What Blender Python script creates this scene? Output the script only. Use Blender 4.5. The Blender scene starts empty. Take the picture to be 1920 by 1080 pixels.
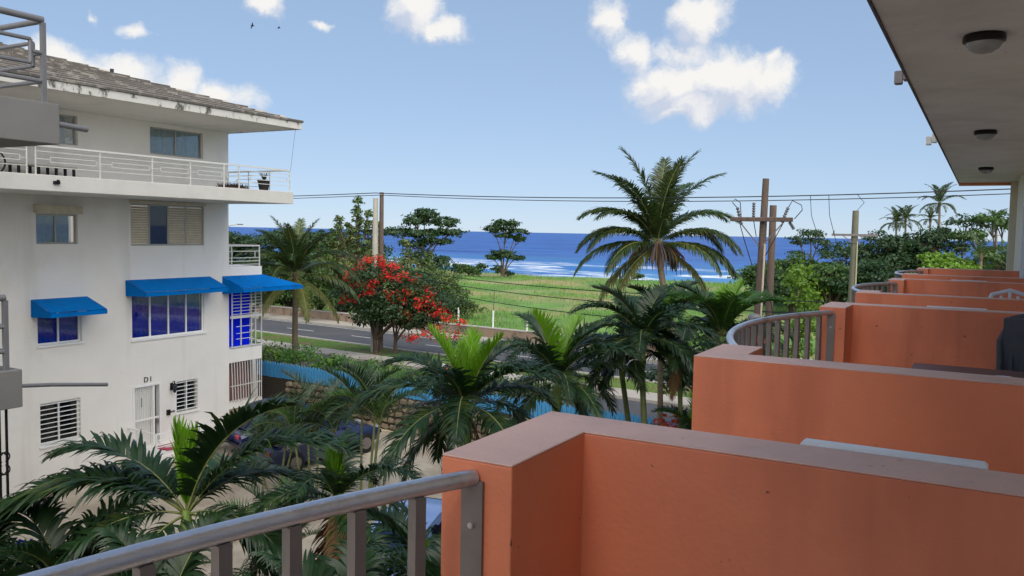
import bpy, math, random
import numpy as np
from mathutils import Vector
R = math.radians
PI = math.pi
rng = np.random.default_rng(7)
random.seed(7)
S = bpy.context.scene
C = S.collection

# ------------------------------------------------------------------ camera
EYE = 7.1
YAW, PITCH, ROLL = R(29.3), math.atan(105 / 1580), R(1.08)
cd = bpy.data.cameras.new('camera'); cam = bpy.data.objects.new('camera', cd); C.objects.link(cam)
cd.sensor_width = 36; cd.lens = 36 * 1580 / 1920; cd.clip_start = 0.05; cd.clip_end = 60000
fw = Vector((-math.sin(YAW) * math.cos(PITCH), math.cos(YAW) * math.cos(PITCH), -math.sin(PITCH)))
r0 = Vector((math.cos(YAW), math.sin(YAW), 0)); u0 = r0.cross(fw)
rt = r0 * math.cos(ROLL) + u0 * math.sin(ROLL); up = u0 * math.cos(ROLL) - r0 * math.sin(ROLL)
from mathutils import Matrix
m = Matrix((rt, up, -fw)).transposed().to_4x4(); m.translation = (0, 0, EYE)
cam.matrix_world = m
S.camera = cam

# ------------------------------------------------------------------ light
SUN_EL, SUN_DIR = R(38), Vector((0.70, -0.71, 0)).normalized()
sd = bpy.data.lights.new('sun', 'SUN'); sun = bpy.data.objects.new('sun', sd); C.objects.link(sun)
sd.energy = 4.7; sd.angle = R(95); sd.color = (1.0, 0.93, 0.82)
to_sun = Vector((SUN_DIR.x * math.cos(SUN_EL), SUN_DIR.y * math.cos(SUN_EL), math.sin(SUN_EL)))
sun.rotation_euler = (-to_sun).to_track_quat('-Z', 'Y').to_euler()
sun.location = (30, -10, 40)
S.view_settings.view_transform = 'Standard'; S.view_settings.look = 'None'
S.view_settings.exposure = 0.25; S.view_settings.gamma = 1.0; S.view_settings.use_curve_mapping = False
S.cycles.use_denoising = True
S.cycles.max_bounces = 8; S.cycles.transparent_max_bounces = 12
S.cycles.sample_clamp_indirect = 6

W = bpy.data.worlds.new('World'); S.world = W; W.use_nodes = True
def world():
    nt = W.node_tree; N = nt.nodes; L = nt.links; N.clear()
    out = N.new('ShaderNodeOutputWorld')
    sky = N.new('ShaderNodeTexSky'); sky.sky_type = 'NISHITA'; sky.sun_disc = False
    sky.sun_elevation = SUN_EL; sky.sun_rotation = math.atan2(SUN_DIR.x, SUN_DIR.y)
    sky.altitude = 0; sky.air_density = 0.7; sky.dust_density = 0.0; sky.ozone_density = 8.0
    bg = N.new('ShaderNodeBackground'); bg.inputs[1].default_value = 0.120
    # gamma and tint on the sky colour flatten its gradient over the whole dome
    gm = N.new('ShaderNodeGamma'); gm.inputs[1].default_value = .35; L.new(sky.outputs[0], gm.inputs[0])
    vt = N.new('ShaderNodeVectorMath'); vt.operation = 'MULTIPLY'; L.new(gm.outputs[0], vt.inputs[0]); vt.inputs[1].default_value = (2.26, 2.5, 2.84)
    L.new(vt.outputs[0], bg.inputs[0])
    tc = N.new('ShaderNodeTexCoord'); D = tc.outputs['Generated']
    def vm(op, a, b=None):
        n = N.new('ShaderNodeVectorMath'); n.operation = op
        for i, v in enumerate((a, b)):
            if v is None: continue
            if hasattr(v, 'links'): L.new(v, n.inputs[i])
            else: n.inputs[i].default_value = v
        return n
    def mt(op, a, b=None, c=None):
        n = N.new('ShaderNodeMath'); n.operation = op
        for i, v in enumerate((a, b, c)):
            if v is None: continue
            if hasattr(v, 'links'): L.new(v, n.inputs[i])
            else: n.inputs[i].default_value = v
        return n.outputs[0]
    # domain warp so that the cloud outlines billow
    nz = N.new('ShaderNodeTexNoise'); nz.inputs['Scale'].default_value = 16; nz.inputs['Detail'].default_value = 6
    nz.inputs['Roughness'].default_value = 0.6
    L.new(D, nz.inputs['Vector'])
    w1 = vm('SUBTRACT', nz.outputs['Color'], (0.5, 0.5, 0.5)); w2 = vm('SCALE', w1.outputs[0]); w2.inputs['Scale'].default_value = 0.055
    P = vm('ADD', D, w2.outputs[0]).outputs[0]
    # (direction, half width, half height, density)
    clouds = [((-0.262, .942, .170), .085, .044, 1.25), ((-0.325, .935, .166), .065, .044, 1.15), ((-0.225, .955, .168), .050, .034, 1.1), ((-.30, .94, .15), .05, .03, 1.0), ((-.213, .955, .196), .012, .016, .7),
              ((-.29, .929, .240), .042, .040, 1.15), ((-.31, .935, .205), .06, .03, .6), ((-.358, .91, .205), .030, .040, .85), ((-.382, .893, .246), .030, .036, .8),
              ((-.316, .939, .138), .050, .016, .85), ((-.575, .782, .250), .044, .040, 1.1), ((-.548, .803, .230), .046, .020, .85),
              ((-.694, .68, .238), .024, .018, .8), ((-.652, .725, .228), .016, .007, .55), ((-.784, .585, .203), .020, .009, .6), ((-.8, .55, .208), .006, .008, .4),
              ((-.80, .578, .150), .06, .036, 1.0), ((-.765, .626, .152), .034, .034, .95), ((-.735, .655, .138), .06, .026, .8), ((-.83, .53, .155), .06, .034, .9)]
    rr = random.Random(5)
    for k in range(13):   # the same fair-weather clouds go on round the rest of the sky
        az = rr.uniform(R(25), R(275)); el = rr.uniform(.1, .5)
        clouds.append(((math.sin(az) * math.cos(el), math.cos(az) * math.cos(el), math.sin(el)), rr.uniform(.04, .12), rr.uniform(.02, .045), rr.uniform(.6, 1)))
    def build_field(P, items):
        field = None
        for c, hw, hh, dn in items:
            c = Vector(c).normalized(); r = c.cross(Vector((0, 0, 1))).normalized(); u = r.cross(c)
            a = vm('DOT_PRODUCT', P, tuple(r / hw)).outputs['Value']; b = vm('DOT_PRODUCT', P, tuple(u / hh)).outputs['Value']
            z = mt('MULTIPLY_ADD', vm('DOT_PRODUCT', P, tuple(c)).outputs['Value'], 4, -4)
            cx = N.new('ShaderNodeCombineXYZ'); L.new(a, cx.inputs[0]); L.new(b, cx.inputs[1]); L.new(z, cx.inputs[2])
            ln = vm('LENGTH', cx.outputs[0]).outputs['Value']
            v = mt('MULTIPLY_ADD', ln, -dn, dn)
            field = v if field is None else mt('SMOOTH_MAX', field, v, .18)
        return field
    field = build_field(P, clouds)
    lit_field = build_field(vm('ADD', P, (.010, 0, .016)).outputs[0], clouds)    # the same clouds, looked up a little towards the light
    n2 = N.new('ShaderNodeTexNoise'); n2.inputs['Scale'].default_value = 34; n2.inputs['Detail'].default_value = 7; n2.inputs['Roughness'].default_value = .62
    L.new(P, n2.inputs['Vector'])
    f2 = mt('ADD', field, mt('MULTIPLY_ADD', n2.outputs[0], .9, -.47))
    ms = N.new('ShaderNodeMapRange'); ms.interpolation_type = 'SMOOTHSTEP'
    L.new(f2, ms.inputs[0]); ms.inputs[1].default_value = .0; ms.inputs[2].default_value = .60; ms.inputs[3].default_value = 0; ms.inputs[4].default_value = .97
    shade = mt('ADD', mt('MULTIPLY', mt('SUBTRACT', field, lit_field), 1.1), mt('MULTIPLY_ADD', n2.outputs[0], 1.6, -.25))
    cr = N.new('ShaderNodeValToRGB'); L.new(shade, cr.inputs[0])
    cr.color_ramp.elements[0].position = .12; cr.color_ramp.elements[0].color = (.58, .64, .77, 1)
    cr.color_ramp.elements[1].position = .78; cr.color_ramp.elements[1].color = (.93, .91, .88, 1)
    bc = N.new('ShaderNodeBackground'); L.new(cr.outputs[0], bc.inputs[0]); bc.inputs[1].default_value = .86
    mx = N.new('ShaderNodeMixShader'); L.new(ms.outputs[0], mx.inputs[0]); L.new(bg.outputs[0], mx.inputs[1]); L.new(bc.outputs[0], mx.inputs[2])
    L.new(mx.outputs[0], out.inputs[0])
world()

# ------------------------------------------------------------------ materials
def srgb(r, g, b):
    f = lambda c: (c / 255 / 12.92) if c / 255 <= .04045 else ((c / 255 + .055) / 1.055) ** 2.4
    return (f(r), f(g), f(b))
MATS = {}
def mat(name, col, rough=.7, var=.12, vscale=3.0, bump=0.0, bscale=40., metal=0.0, spec=.5, col2=None, c2scale=1.5, c2lo=.5, c2hi=.62, trans=0.0, rand=0.0, stretch=None, world_co=False, streak=None, speck=None):
    """procedural surface: a base colour with soft mottling, optional second colour in patches, optional fine relief"""
    if name in MATS: return MATS[name]
    mm = bpy.data.materials.new(name); mm.use_nodes = True; nt = mm.node_tree; N = nt.nodes; L = nt.links
    b = N['Principled BSDF']; out = N['Material Output']
    b.inputs['Roughness'].default_value = rough; b.inputs['Metallic'].default_value = metal; b.inputs['Specular IOR Level'].default_value = spec
    tc = N.new('ShaderNodeTexCoord'); co = tc.outputs['Object']
    if world_co:
        g = N.new('ShaderNodeNewGeometry'); co = g.outputs['Position']
    if stretch:
        mp = N.new('ShaderNodeMapping'); mp.inputs['Scale'].default_value = stretch; L.new(co, mp.inputs[0]); co = mp.outputs[0]
    nz = N.new('ShaderNodeTexNoise'); nz.inputs['Scale'].default_value = vscale; nz.inputs['Detail'].default_value = 5; nz.inputs['Roughness'].default_value = .65
    L.new(co, nz.inputs['Vector'])
    base = N.new('ShaderNodeMix'); base.data_type = 'RGBA'
    base.inputs[6].default_value = tuple(c * (1 - var) for c in col) + (1,); base.inputs[7].default_value = tuple(min(1, c * (1 + var)) for c in col) + (1,)
    mr = N.new('ShaderNodeMapRange'); mr.inputs[1].default_value = .3; mr.inputs[2].default_value = .7; L.new(nz.outputs[0], mr.inputs[0]); L.new(mr.outputs[0], base.inputs[0])
    cur = base.outputs[2]
    if col2:
        n2 = N.new('ShaderNodeTexNoise'); n2.inputs['Scale'].default_value = c2scale; n2.inputs['Detail'].default_value = 6; n2.inputs['Roughness'].default_value = .6
        L.new(co, n2.inputs['Vector'])
        m2 = N.new('ShaderNodeMapRange'); m2.inputs[1].default_value = c2lo; m2.inputs[2].default_value = c2hi; L.new(n2.outputs[0], m2.inputs[0])
        mx = N.new('ShaderNodeMix'); mx.data_type = 'RGBA'; L.new(m2.outputs[0], mx.inputs[0]); L.new(cur, mx.inputs[6]); mx.inputs[7].default_value = tuple(col2) + (1,)
        cur = mx.outputs[2]
    for lay in (streak, speck):     # rain streaks run down the wall; specks are small chips and dirt spots
        if not lay: continue
        c_, sc_, lo_, hi_, st_ = lay
        mp2 = N.new('ShaderNodeMapping'); mp2.inputs['Scale'].default_value = st_; L.new(co, mp2.inputs[0])
        n3 = N.new('ShaderNodeTexNoise'); n3.inputs['Scale'].default_value = sc_; n3.inputs['Detail'].default_value = 4; n3.inputs['Roughness'].default_value = .55; L.new(mp2.outputs[0], n3.inputs['Vector'])
        m3 = N.new('ShaderNodeMapRange'); m3.inputs[1].default_value = lo_; m3.inputs[2].default_value = hi_; L.new(n3.outputs[0], m3.inputs[0])
        x3 = N.new('ShaderNodeMix'); x3.data_type = 'RGBA'; L.new(m3.outputs[0], x3.inputs[0]); L.new(cur, x3.inputs[6]); x3.inputs[7].default_value = tuple(c_) + (1,); cur = x3.outputs[2]
    if rand:
        oi = N.new('ShaderNodeObjectInfo'); hs = N.new('ShaderNodeHueSaturation')
        mv = N.new('ShaderNodeMapRange'); L.new(oi.outputs['Random'], mv.inputs[0]); mv.inputs[3].default_value = 1 - rand; mv.inputs[4].default_value = 1 + rand
        L.new(mv.outputs[0], hs.inputs['Value']); L.new(cur, hs.inputs['Color']); cur = hs.outputs[0]
    L.new(cur, b.inputs['Base Color'])
    if bump:
        bz = N.new('ShaderNodeTexNoise'); bz.inputs['Scale'].default_value = bscale; bz.inputs['Detail'].default_value = 4; L.new(co, bz.inputs['Vector'])
        bp = N.new('ShaderNodeBump'); bp.inputs['Strength'].default_value = bump; bp.inputs['Distance'].default_value = .02
        L.new(bz.outputs[0], bp.inputs['Height']); L.new(bp.outputs[0], b.inputs['Normal'])
    if trans:
        tr = N.new('ShaderNodeBsdfTranslucent'); ms = N.new('ShaderNodeMixShader'); ms.inputs[0].default_value = trans
        hs2 = N.new('ShaderNodeHueSaturation'); hs2.inputs['Hue'].default_value = .485; hs2.inputs['Saturation'].default_value = 1.1; hs2.inputs['Value'].default_value = 1.5
        L.new(cur, hs2.inputs['Color']); L.new(hs2.outputs[0], tr.inputs[0])
        L.new(b.outputs[0], ms.inputs[1]); L.new(tr.outputs[0], ms.inputs[2]); L.new(ms.outputs[0], out.inputs[0])
    MATS[name] = mm; return mm
def glass_mat(name, tint, refl=.25, rough=.03):
    mm = bpy.data.materials.new(name); mm.use_nodes = True; nt = mm.node_tree; N = nt.nodes; L = nt.links; N.remove(N['Principled BSDF'])
    t = N.new('ShaderNodeBsdfTransparent'); t.inputs[0].default_value = tint + (1,)
    g = N.new('ShaderNodeBsdfGlossy'); g.inputs['Roughness'].default_value = rough; g.inputs[0].default_value = (.9, .95, 1, 1)
    f = N.new('ShaderNodeFresnel'); f.inputs[0].default_value = 1.5
    a = N.new('ShaderNodeMath'); a.operation = 'MULTIPLY_ADD'; L.new(f.outputs[0], a.inputs[0]); a.inputs[1].default_value = .55; a.inputs[2].default_value = refl * .12
    x = N.new('ShaderNodeMixShader'); L.new(a.outputs[0], x.inputs[0]); L.new(t.outputs[0], x.inputs[1]); L.new(g.outputs[0], x.inputs[2]); L.new(x.outputs[0], N['Material Output'].inputs[0])
    MATS[name] = mm; return mm
terracotta = mat('terracotta_paint', srgb(229, 134, 97), .68, .06, 1.6, .10, 70, col2=srgb(214, 122, 88), c2scale=1.4, c2lo=.48, c2hi=.72, streak=(srgb(196, 110, 80), 3.2, .54, .78, (1, 1, .14)), speck=(srgb(120, 66, 48), 26, .70, .74, (1, 1, 1)))
coping_m = mat('pale_coping', srgb(224, 182, 166), .55, .06, 3, .12, 60, col2=srgb(202, 164, 152), c2scale=2.5, c2lo=.45, c2hi=.7, speck=(srgb(140, 112, 104), 22, .68, .73, (1, 1, 1)))  # paler, greyer tone than the walls, for their tops
steel = mat('brushed_steel', srgb(205, 205, 212), .30, .10, 9, .10, 120, metal=.85, col2=srgb(160, 152, 146), c2scale=5, c2lo=.52, c2hi=.72)
steel_dark = mat('dull_steel', srgb(132, 124, 122), .45, .1, 12, .04, 120, metal=.5)
ceil_paint = mat('ceiling_paint', srgb(226, 221, 218), .9, .08, 1.2, .12, 40, col2=srgb(206, 200, 196), c2scale=.9, c2lo=.5, c2hi=.7, speck=(srgb(150, 140, 130), 14, .70, .76, (1, 1, 1)))
white_wall = mat('white_render', srgb(236, 232, 226), .85, .03, .8, .18, 22, col2=srgb(220, 216, 208), c2scale=.5, c2lo=.5, c2hi=.8, streak=(srgb(214, 209, 201), 1.3, .56, .84, (1, 1, .10)), speck=(srgb(150, 144, 134), 9, .74, .80, (1, 1, 1)))
slab_m = mat('weathered_slab_render', srgb(206, 203, 196), .85, .04, 1.2, .12, 30, col2=srgb(190, 187, 180), c2scale=.9, c2lo=.5, c2hi=.75)
white_paint = mat('white_paint', srgb(238, 238, 236), .5, .03, 4)
rail_paint = mat('aged_rail_paint', srgb(212, 210, 204), .55, .08, 5)
offwhite = mat('offwhite_paint', srgb(225, 222, 214), .6, .05, 4)
grey_conc = mat('grey_concrete', srgb(124, 122, 120), .85, .06, 2, .15, 40)
grey_pipe = mat('grey_pipe_paint', srgb(112, 112, 116), .5, .08, 8)
roof_tile = mat('weathered_roof_tile', srgb(176, 170, 162), .85, .10, 3, .10, 30, col2=srgb(154, 147, 139), c2scale=3, c2lo=.5, c2hi=.8, rand=.12, stretch=(2, .35, 2))
fascia_m = mat('mouldy_fascia', srgb(206, 203, 196), .85, .06, 3, .1, 40, col2=srgb(92, 88, 82), c2scale=3.2, c2lo=.54, c2hi=.64, stretch=(1, 1.6, .9))
blue_canvas = mat('blue_canvas', srgb(0, 116, 200), .85, .08, 2, .10, 90, spec=.08, trans=.12, col2=srgb(10, 106, 184), c2scale=1.2)
blue_curtain = mat('blue_curtain', srgb(4, 34, 225), .9, .2, 6, spec=.1)
brown_curtain = mat('brown_curtain', srgb(120, 84, 80), .9, .2, 6)
grey_curtain = mat('pale_curtain', srgb(226, 226, 222), .9, .12, 8)
shutter_m = mat('cream_shutter', srgb(206, 197, 174), .7, .14, 6)
alu = mat('aluminium_frame', srgb(170, 166, 158), .45, .06, 8, metal=.35)
black_iron = mat('black_iron', srgb(24, 24, 26), .5, .2, 10, metal=.3)
glass = glass_mat('window_glass', (.75, .8, .82), .22)
dark_glass = glass_mat('dark_glass', (.22, .25, .28), .20)
lampglass = mat('frosted_lamp_glass', srgb(150, 150, 150), .25, .06, 20)
dark_bronze = mat('dark_bronze', srgb(40, 34, 34), .4, .15, 20, metal=.5)
asphalt = mat('asphalt', (.075, .077, .085), .9, .14, .5, .4, 50, col2=(.10, .10, .105), c2scale=.35, c2lo=.45, c2hi=.7, world_co=True)
road_white = mat('road_marking', (.6, .6, .58), .8, .15, 2)
sidewalk_m = mat('pavement_concrete', srgb(172, 165, 155), .9, .1, .8, .3, 30, col2=srgb(140, 132, 122), c2scale=.4, world_co=True)
kerb_m = mat('kerb_concrete', srgb(178, 172, 164), .9, .1, 1.5, .2, 30, world_co=True)
lot_m = mat('yard_paving', srgb(176, 166, 150), .9, .10, 1.2, .35, 14, col2=srgb(150, 138, 122), c2scale=.7, c2lo=.45, c2hi=.62, world_co=True)
soil_m = mat('planting_soil', srgb(74, 60, 46), .95, .3, 4, .6, 14, col2=srgb(50, 66, 30), c2scale=1.2, world_co=True)
verge_m = mat('verge_grass', srgb(84, 112, 40), .95, .3, 3, .8, 18, col2=srgb(112, 92, 66), c2scale=.45, c2lo=.52, c2hi=.62, world_co=True)
meadow_m = mat('meadow', srgb(98, 134, 62), .95, .25, .35, 1.0, 3, col2=srgb(150, 146, 100), c2scale=.085, c2lo=.47, c2hi=.60, world_co=True)
sand_m = mat('beach_sand', srgb(205, 188, 155), .95, .1, .5, .3, 6, world_co=True)
lowwall_m = mat('low_wall_render', srgb(142, 122, 104), .9, .15, 1.0, .3, 14, col2=srgb(108, 92, 78), c2scale=1.3, world_co=True)
stone_m = mat('field_stone', srgb(126, 114, 94), .9, .2, 5, .5, 18, rand=.35)
mortar_m = mat('mortar', srgb(58, 52, 44), .95, .2, 5, .4, 18)
fence_blue = mat('sky_blue_paint', srgb(66, 146, 198), .6, .08, 5, .1, 40, rand=.06)
pole_wood = mat('weathered_pole', srgb(104, 88, 78), .9, .25, 2.5, .5, 14, stretch=(4, 4, .6))
pole_conc = mat('pole_concrete', srgb(170, 166, 154), .9, .1, 2, .2, 20)
pole_grey = mat('grey_pole', srgb(104, 102, 86), .9, .15, 2, .2, 20)
cable_m = mat('black_cable', srgb(26, 26, 28), .6, .1, 3)
red_cable = mat('red_conduit', srgb(170, 84, 78), .6, .15, 6)
porcelain = mat('insulator_porcelain', srgb(104, 102, 106), .3, .1, 8)
bark_palm = mat('palm_bark', srgb(122, 108, 90), .9, .25, 3, .5, 16, stretch=(1, 1, 5))
bark_green = mat('palm_green_bark', srgb(112, 120, 74), .7, .2, 2, .3, 16, stretch=(1, 1, 4))
bark_tree = mat('tree_bark', srgb(92, 78, 66), .9, .25, 4, .6, 14)
crownshaft_m = mat('crownshaft', srgb(120, 146, 70), .5, .15, 3)
frond_m = mat('palm_leaf', srgb(38, 64, 34), .40, .40, 5.0, col2=srgb(84, 98, 46), c2scale=1.8, c2lo=.54, c2hi=.74, trans=.22, rand=.25)
frond_young = mat('young_palm_leaf', srgb(104, 150, 36), .42, .2, 2.0, trans=.35, rand=.12)
frond_mid = mat('mid_palm_leaf', srgb(62, 98, 40), .4, .38, 5.0, trans=.28, rand=.22)
coco_m = mat('coconut_leaf', srgb(54, 74, 36), .42, .38, 5.0, col2=srgb(84, 92, 42), c2scale=.7, c2lo=.5, c2hi=.7, trans=.25, rand=.25)
coco_old = mat('old_coconut_leaf', srgb(92, 98, 44), .6, .25, 1.2, trans=.3, rand=.2)
dead_leaf = mat('dead_palm_leaf', srgb(124, 92, 60), .8, .25, 2)
dry_dark = mat('grey_dry_spathe', srgb(78, 68, 66), .9, .25, 3)
rachis_m = mat('frond_rib', srgb(128, 134, 78), .5, .15, 4)
leaf_dark = mat('dark_leaf', srgb(46, 72, 36), .5, .3, .7, trans=.22)
leaf_mid = mat('mid_leaf', srgb(68, 96, 42), .5, .3, .7, trans=.25)
leaf_light = mat('light_leaf', srgb(106, 140, 48), .5, .25, .7, trans=.3)
leaf_grape = mat('sea_grape_leaf', srgb(78, 102, 52), .5, .3, 1.0, col2=srgb(112, 116, 62), c2scale=.8, trans=.25)
leaf_hedge = mat('hedge_leaf', srgb(74, 118, 40), .5, .3, 1.2, col2=srgb(118, 146, 44), c2scale=.6, trans=.25)
red_flower = mat('red_petal', srgb(222, 52, 44), .6, .3, 2, col2=srgb(228, 92, 60), c2scale=1.6, c2lo=.55, c2hi=.7, trans=.3)
blue_flower = mat('blue_petal', srgb(36, 80, 225), .6, .2, 8, trans=.3)
croton_m = mat('croton_leaf', srgb(190, 84, 50), .5, .4, 6, trans=.3)
grass_m = mat('grass_blade', srgb(106, 146, 64), .7, .5, .5, col2=srgb(152, 150, 98), c2scale=.085, c2lo=.48, c2hi=.61, trans=.3, world_co=True)
plastic_white = mat('white_plastic', srgb(226, 228, 232), .4, .04, 6)
wood_dark = mat('dark_table_wood', srgb(104, 62, 60), .4, .2, 5, stretch=(1, 8, 1))
grey_fabric = mat('grey_fabric', srgb(84, 84, 90), .9, .12, 30)
orange_paint = mat('orange_paint', srgb(216, 110, 60), .5, .08, 10)
rubber = mat('rubber', srgb(22, 22, 24), .8, .15, 20)
car_blue = mat('dark_blue_car_paint', srgb(22, 34, 84), .25, .05, 4, spec=.7)
car_light = mat('pale_blue_car_paint', srgb(132, 160, 214), .25, .05, 4, spec=.7)
car_mid = mat('blue_car_paint', srgb(34, 44, 80), .25, .05, 4, spec=.7)
mat_red = mat('red_mat', srgb(172, 70, 88), .95, .2, 8)
terra_pot = mat('black_pot', srgb(36, 34, 34), .6, .15, 8)

# ------------------------------------------------------------------ mesh helpers
def finish(o, label=None, cat=None, group=None, kind=None):
    if label: o['label'] = label
    if cat: o['category'] = cat
    if group: o['group'] = group
    if kind: o['kind'] = kind
    return o
def empty(name, loc, label=None, cat=None, group=None, kind=None, rz=0.0):
    o = bpy.data.objects.new(name, None); o.empty_display_size = .2; C.objects.link(o); o.location = loc; o.rotation_euler = (0, 0, rz)
    return finish(o, label, cat, group, kind)
def raw_mesh(name, V, F, material, smooth=False):
    """V (n,3) array, F list/array of faces of one size, or a list of such arrays"""
    me = bpy.data.meshes.new(name)
    groups = F if isinstance(F, list) and len(F) and isinstance(F[0], np.ndarray) and F[0].ndim == 2 else None
    if groups is None:
        me.from_pydata([tuple(v) for v in V], [], [tuple(f) for f in F])
    else:
        V = np.asarray(V, np.float32); nl = sum(g.size for g in groups); nf = sum(len(g) for g in groups)
        me.vertices.add(len(V)); me.vertices.foreach_set('co', V.ravel())
        me.loops.add(nl); me.polygons.add(nf)
        me.loops.foreach_set('vertex_index', np.concatenate([g.ravel() for g in groups]).astype(np.int32))
        tot = np.concatenate([np.full(len(g), g.shape[1], np.int32) for g in groups])
        me.polygons.foreach_set('loop_start', np.concatenate([[0], np.cumsum(tot)[:-1]]).astype(np.int32))
        me.polygons.foreach_set('loop_total', tot)
        me.update(calc_edges=True)
    if smooth: me.polygons.foreach_set('use_smooth', [True] * len(me.polygons))
    me.materials.append(material); return me
def link(name, me, parent=None, loc=(0, 0, 0), rz=0.0, sc=None):
    o = bpy.data.objects.new(name, me); C.objects.link(o); o.location = loc; o.rotation_euler = (0, 0, rz)
    if sc is not None: o.scale = (sc, sc, sc) if isinstance(sc, (int, float)) else sc
    if parent is not None: o.parent = parent
    return o
def wloc(o):
    v = Vector((0, 0, 0))
    while o is not None: v += o.location; o = o.parent
    return v
class MB:
    """collects shapes in world coordinates; build() links them as one mesh object"""
    def __init__(s): s.V = []; s.F = []
    def add(s, vs, fs):
        n = len(s.V); s.V += [tuple(v) for v in vs]; s.F += [tuple(i + n for i in f) for f in fs]; return s
    def box(s, x0, x1, y0, y1, z0, z1, bev=0.0):
        if x0 > x1: x0, x1 = x1, x0
        if y0 > y1: y0, y1 = y1, y0
        if z0 > z1: z0, z1 = z1, z0
        if not bev:
            return s.add([(x0, y0, z0), (x1, y0, z0), (x1, y1, z0), (x0, y1, z0), (x0, y0, z1), (x1, y0, z1), (x1, y1, z1), (x0, y1, z1)],
                         [(0, 3, 2, 1), (4, 5, 6, 7), (0, 1, 5, 4), (1, 2, 6, 5), (2, 3, 7, 6), (3, 0, 4, 7)])
        b = bev
        vs = []
        for z, i in ((z0, b), (z0 + b, 0), (z1 - b, 0), (z1, b)):
            for (x, y, sx, sy) in ((x0, y0, 1, 1), (x1, y0, -1, 1), (x1, y1, -1, -1), (x0, y1, 1, -1)):
                if i: vs += [(x + sx * b * 1.0, y + sy * b, z)] * 1
                else: vs += [(x + sx * b * .0, y + sy * b * .0, z)]
        fs = [(0, 3, 2, 1), (12, 13, 14, 15)]
        for k in range(3):
            for j in range(4):
                a = k * 4 + j; c = k * 4 + (j + 1) % 4; fs.append((a, c, c + 4, a + 4))
        return s.add(vs, fs)
    def tube(s, pts, r, n=8, cap=True):
        pts = [Vector(p) for p in pts]; rs = r if isinstance(r, (list, tuple)) else [r] * len(pts)
        base = len(s.V); ref = None
        for i, p in enumerate(pts):
            t = (pts[min(i + 1, len(pts) - 1)] - pts[max(i - 1, 0)]).normalized()
            if ref is None: ref = Vector((0, 0, 1)) if abs(t.z) < .9 else Vector((1, 0, 0))
            a = t.cross(ref).normalized(); b = a.cross(t).normalized(); ref = b
            for k in range(n):
                q = 2 * PI * (k + .5) / n; s.V.append(tuple(p + (a * math.cos(q) + b * math.sin(q)) * rs[i]))
        for i in range(len(pts) - 1):
            for k in range(n):
                k2 = (k + 1) % n; s.F.append((base + i * n + k, base + i * n + k2, base + (i + 1) * n + k2, base + (i + 1) * n + k))
        if cap:
            s.F.append(tuple(base + k for k in range(n - 1, -1, -1))); s.F.append(tuple(base + (len(pts) - 1) * n + k for k in range(n)))
        return s
    def bar(s, p, q, w):  # square bar
        return s.tube([p, q], w * .7071, 4)
    def lathe(s, prof, c=(0, 0, 0), n=20):
        base = len(s.V)
        for r, z in prof:
            for k in range(n):
                a = 2 * PI * k / n; s.V.append((c[0] + r * math.cos(a), c[1] + r * math.sin(a), c[2] + z))
        for i in range(len(prof) - 1):
            for k in range(n):
                k2 = (k + 1) % n; s.F.append((base + i * n + k, base + i * n + k2, base + (i + 1) * n + k2, base + (i + 1) * n + k))
        s.F.append(tuple(base + k for k in range(n - 1, -1, -1))); s.F.append(tuple(base + (len(prof) - 1) * n + k for k in range(n)))
        return s
    def prism(s, poly, ext):  # poly of 3d points, extruded by a vector
        n = len(poly); e = Vector(ext); a = [Vector(p) for p in poly]
        return s.add(a + [p + e for p in a], [tuple(range(n - 1, -1, -1)), tuple(range(n, 2 * n))] + [(i, (i + 1) % n, n + (i + 1) % n, n + i) for i in range(n)])
    def build(s, name, material, parent=None, smooth=False, label=None, cat=None, group=None, kind=None, local=False, bevel=0.0):
        off = wloc(parent) if (parent is not None and not local) else Vector((0, 0, 0))
        me = bpy.data.meshes.new(name); me.from_pydata([(v[0] - off.x, v[1] - off.y, v[2] - off.z) for v in s.V], [], s.F); me.update()
        if smooth:
            me.polygons.foreach_set('use_smooth', [True] * len(me.polygons))
            me.set_sharp_from_angle(angle=R(40))
        me.materials.append(material); o = link(name, me, parent)
        if bevel:
            bv = o.modifiers.new('bevel', 'BEVEL'); bv.width = bevel; bv.segments = 2; bv.limit_method = 'ANGLE'
        return finish(o, label, cat, group, kind)
def arc_pts(a, b, sag, n, axis=(-1, 0, 0)):
    a, b, ax = Vector(a), Vector(b), Vector(axis); out = []
    for i in range(n + 1):
        t = i / n; out.append(a.lerp(b, t) + ax * sag * (1 - (2 * t - 1) ** 2))
    return out
def holes_wall(mb, X, y0, y1, z0, z1, openings, depth=.2):
    """wall plane at X facing +X with real openings and reveals of the given depth (towards -X)"""
    ys = sorted({y0, y1} | {v for o in openings for v in o[:2]}); zs = sorted({z0, z1} | {v for o in openings for v in o[2:4]})
    for i in range(len(ys) - 1):
        for j in range(len(zs) - 1):
            cy, cz = (ys[i] + ys[i + 1]) / 2, (zs[j] + zs[j + 1]) / 2
            if any(o[0] < cy < o[1] and o[2] < cz < o[3] for o in openings): continue
            mb.add([(X, ys[i], zs[j]), (X, ys[i + 1], zs[j]), (X, ys[i + 1], zs[j + 1]), (X, ys[i], zs[j + 1])], [(0, 1, 2, 3)])
    for a, b, c, d in [o[:4] for o in openings]:
        q = [(a, c), (b, c), (b, d), (a, d)]
        for k in range(4):
            p, r = q[k], q[(k + 1) % 4]
            mb.add([(X, p[0], p[1]), (X, r[0], r[1]), (X - depth, r[0], r[1]), (X - depth, p[0], p[1])], [(0, 3, 2, 1)])
    return mb

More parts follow.
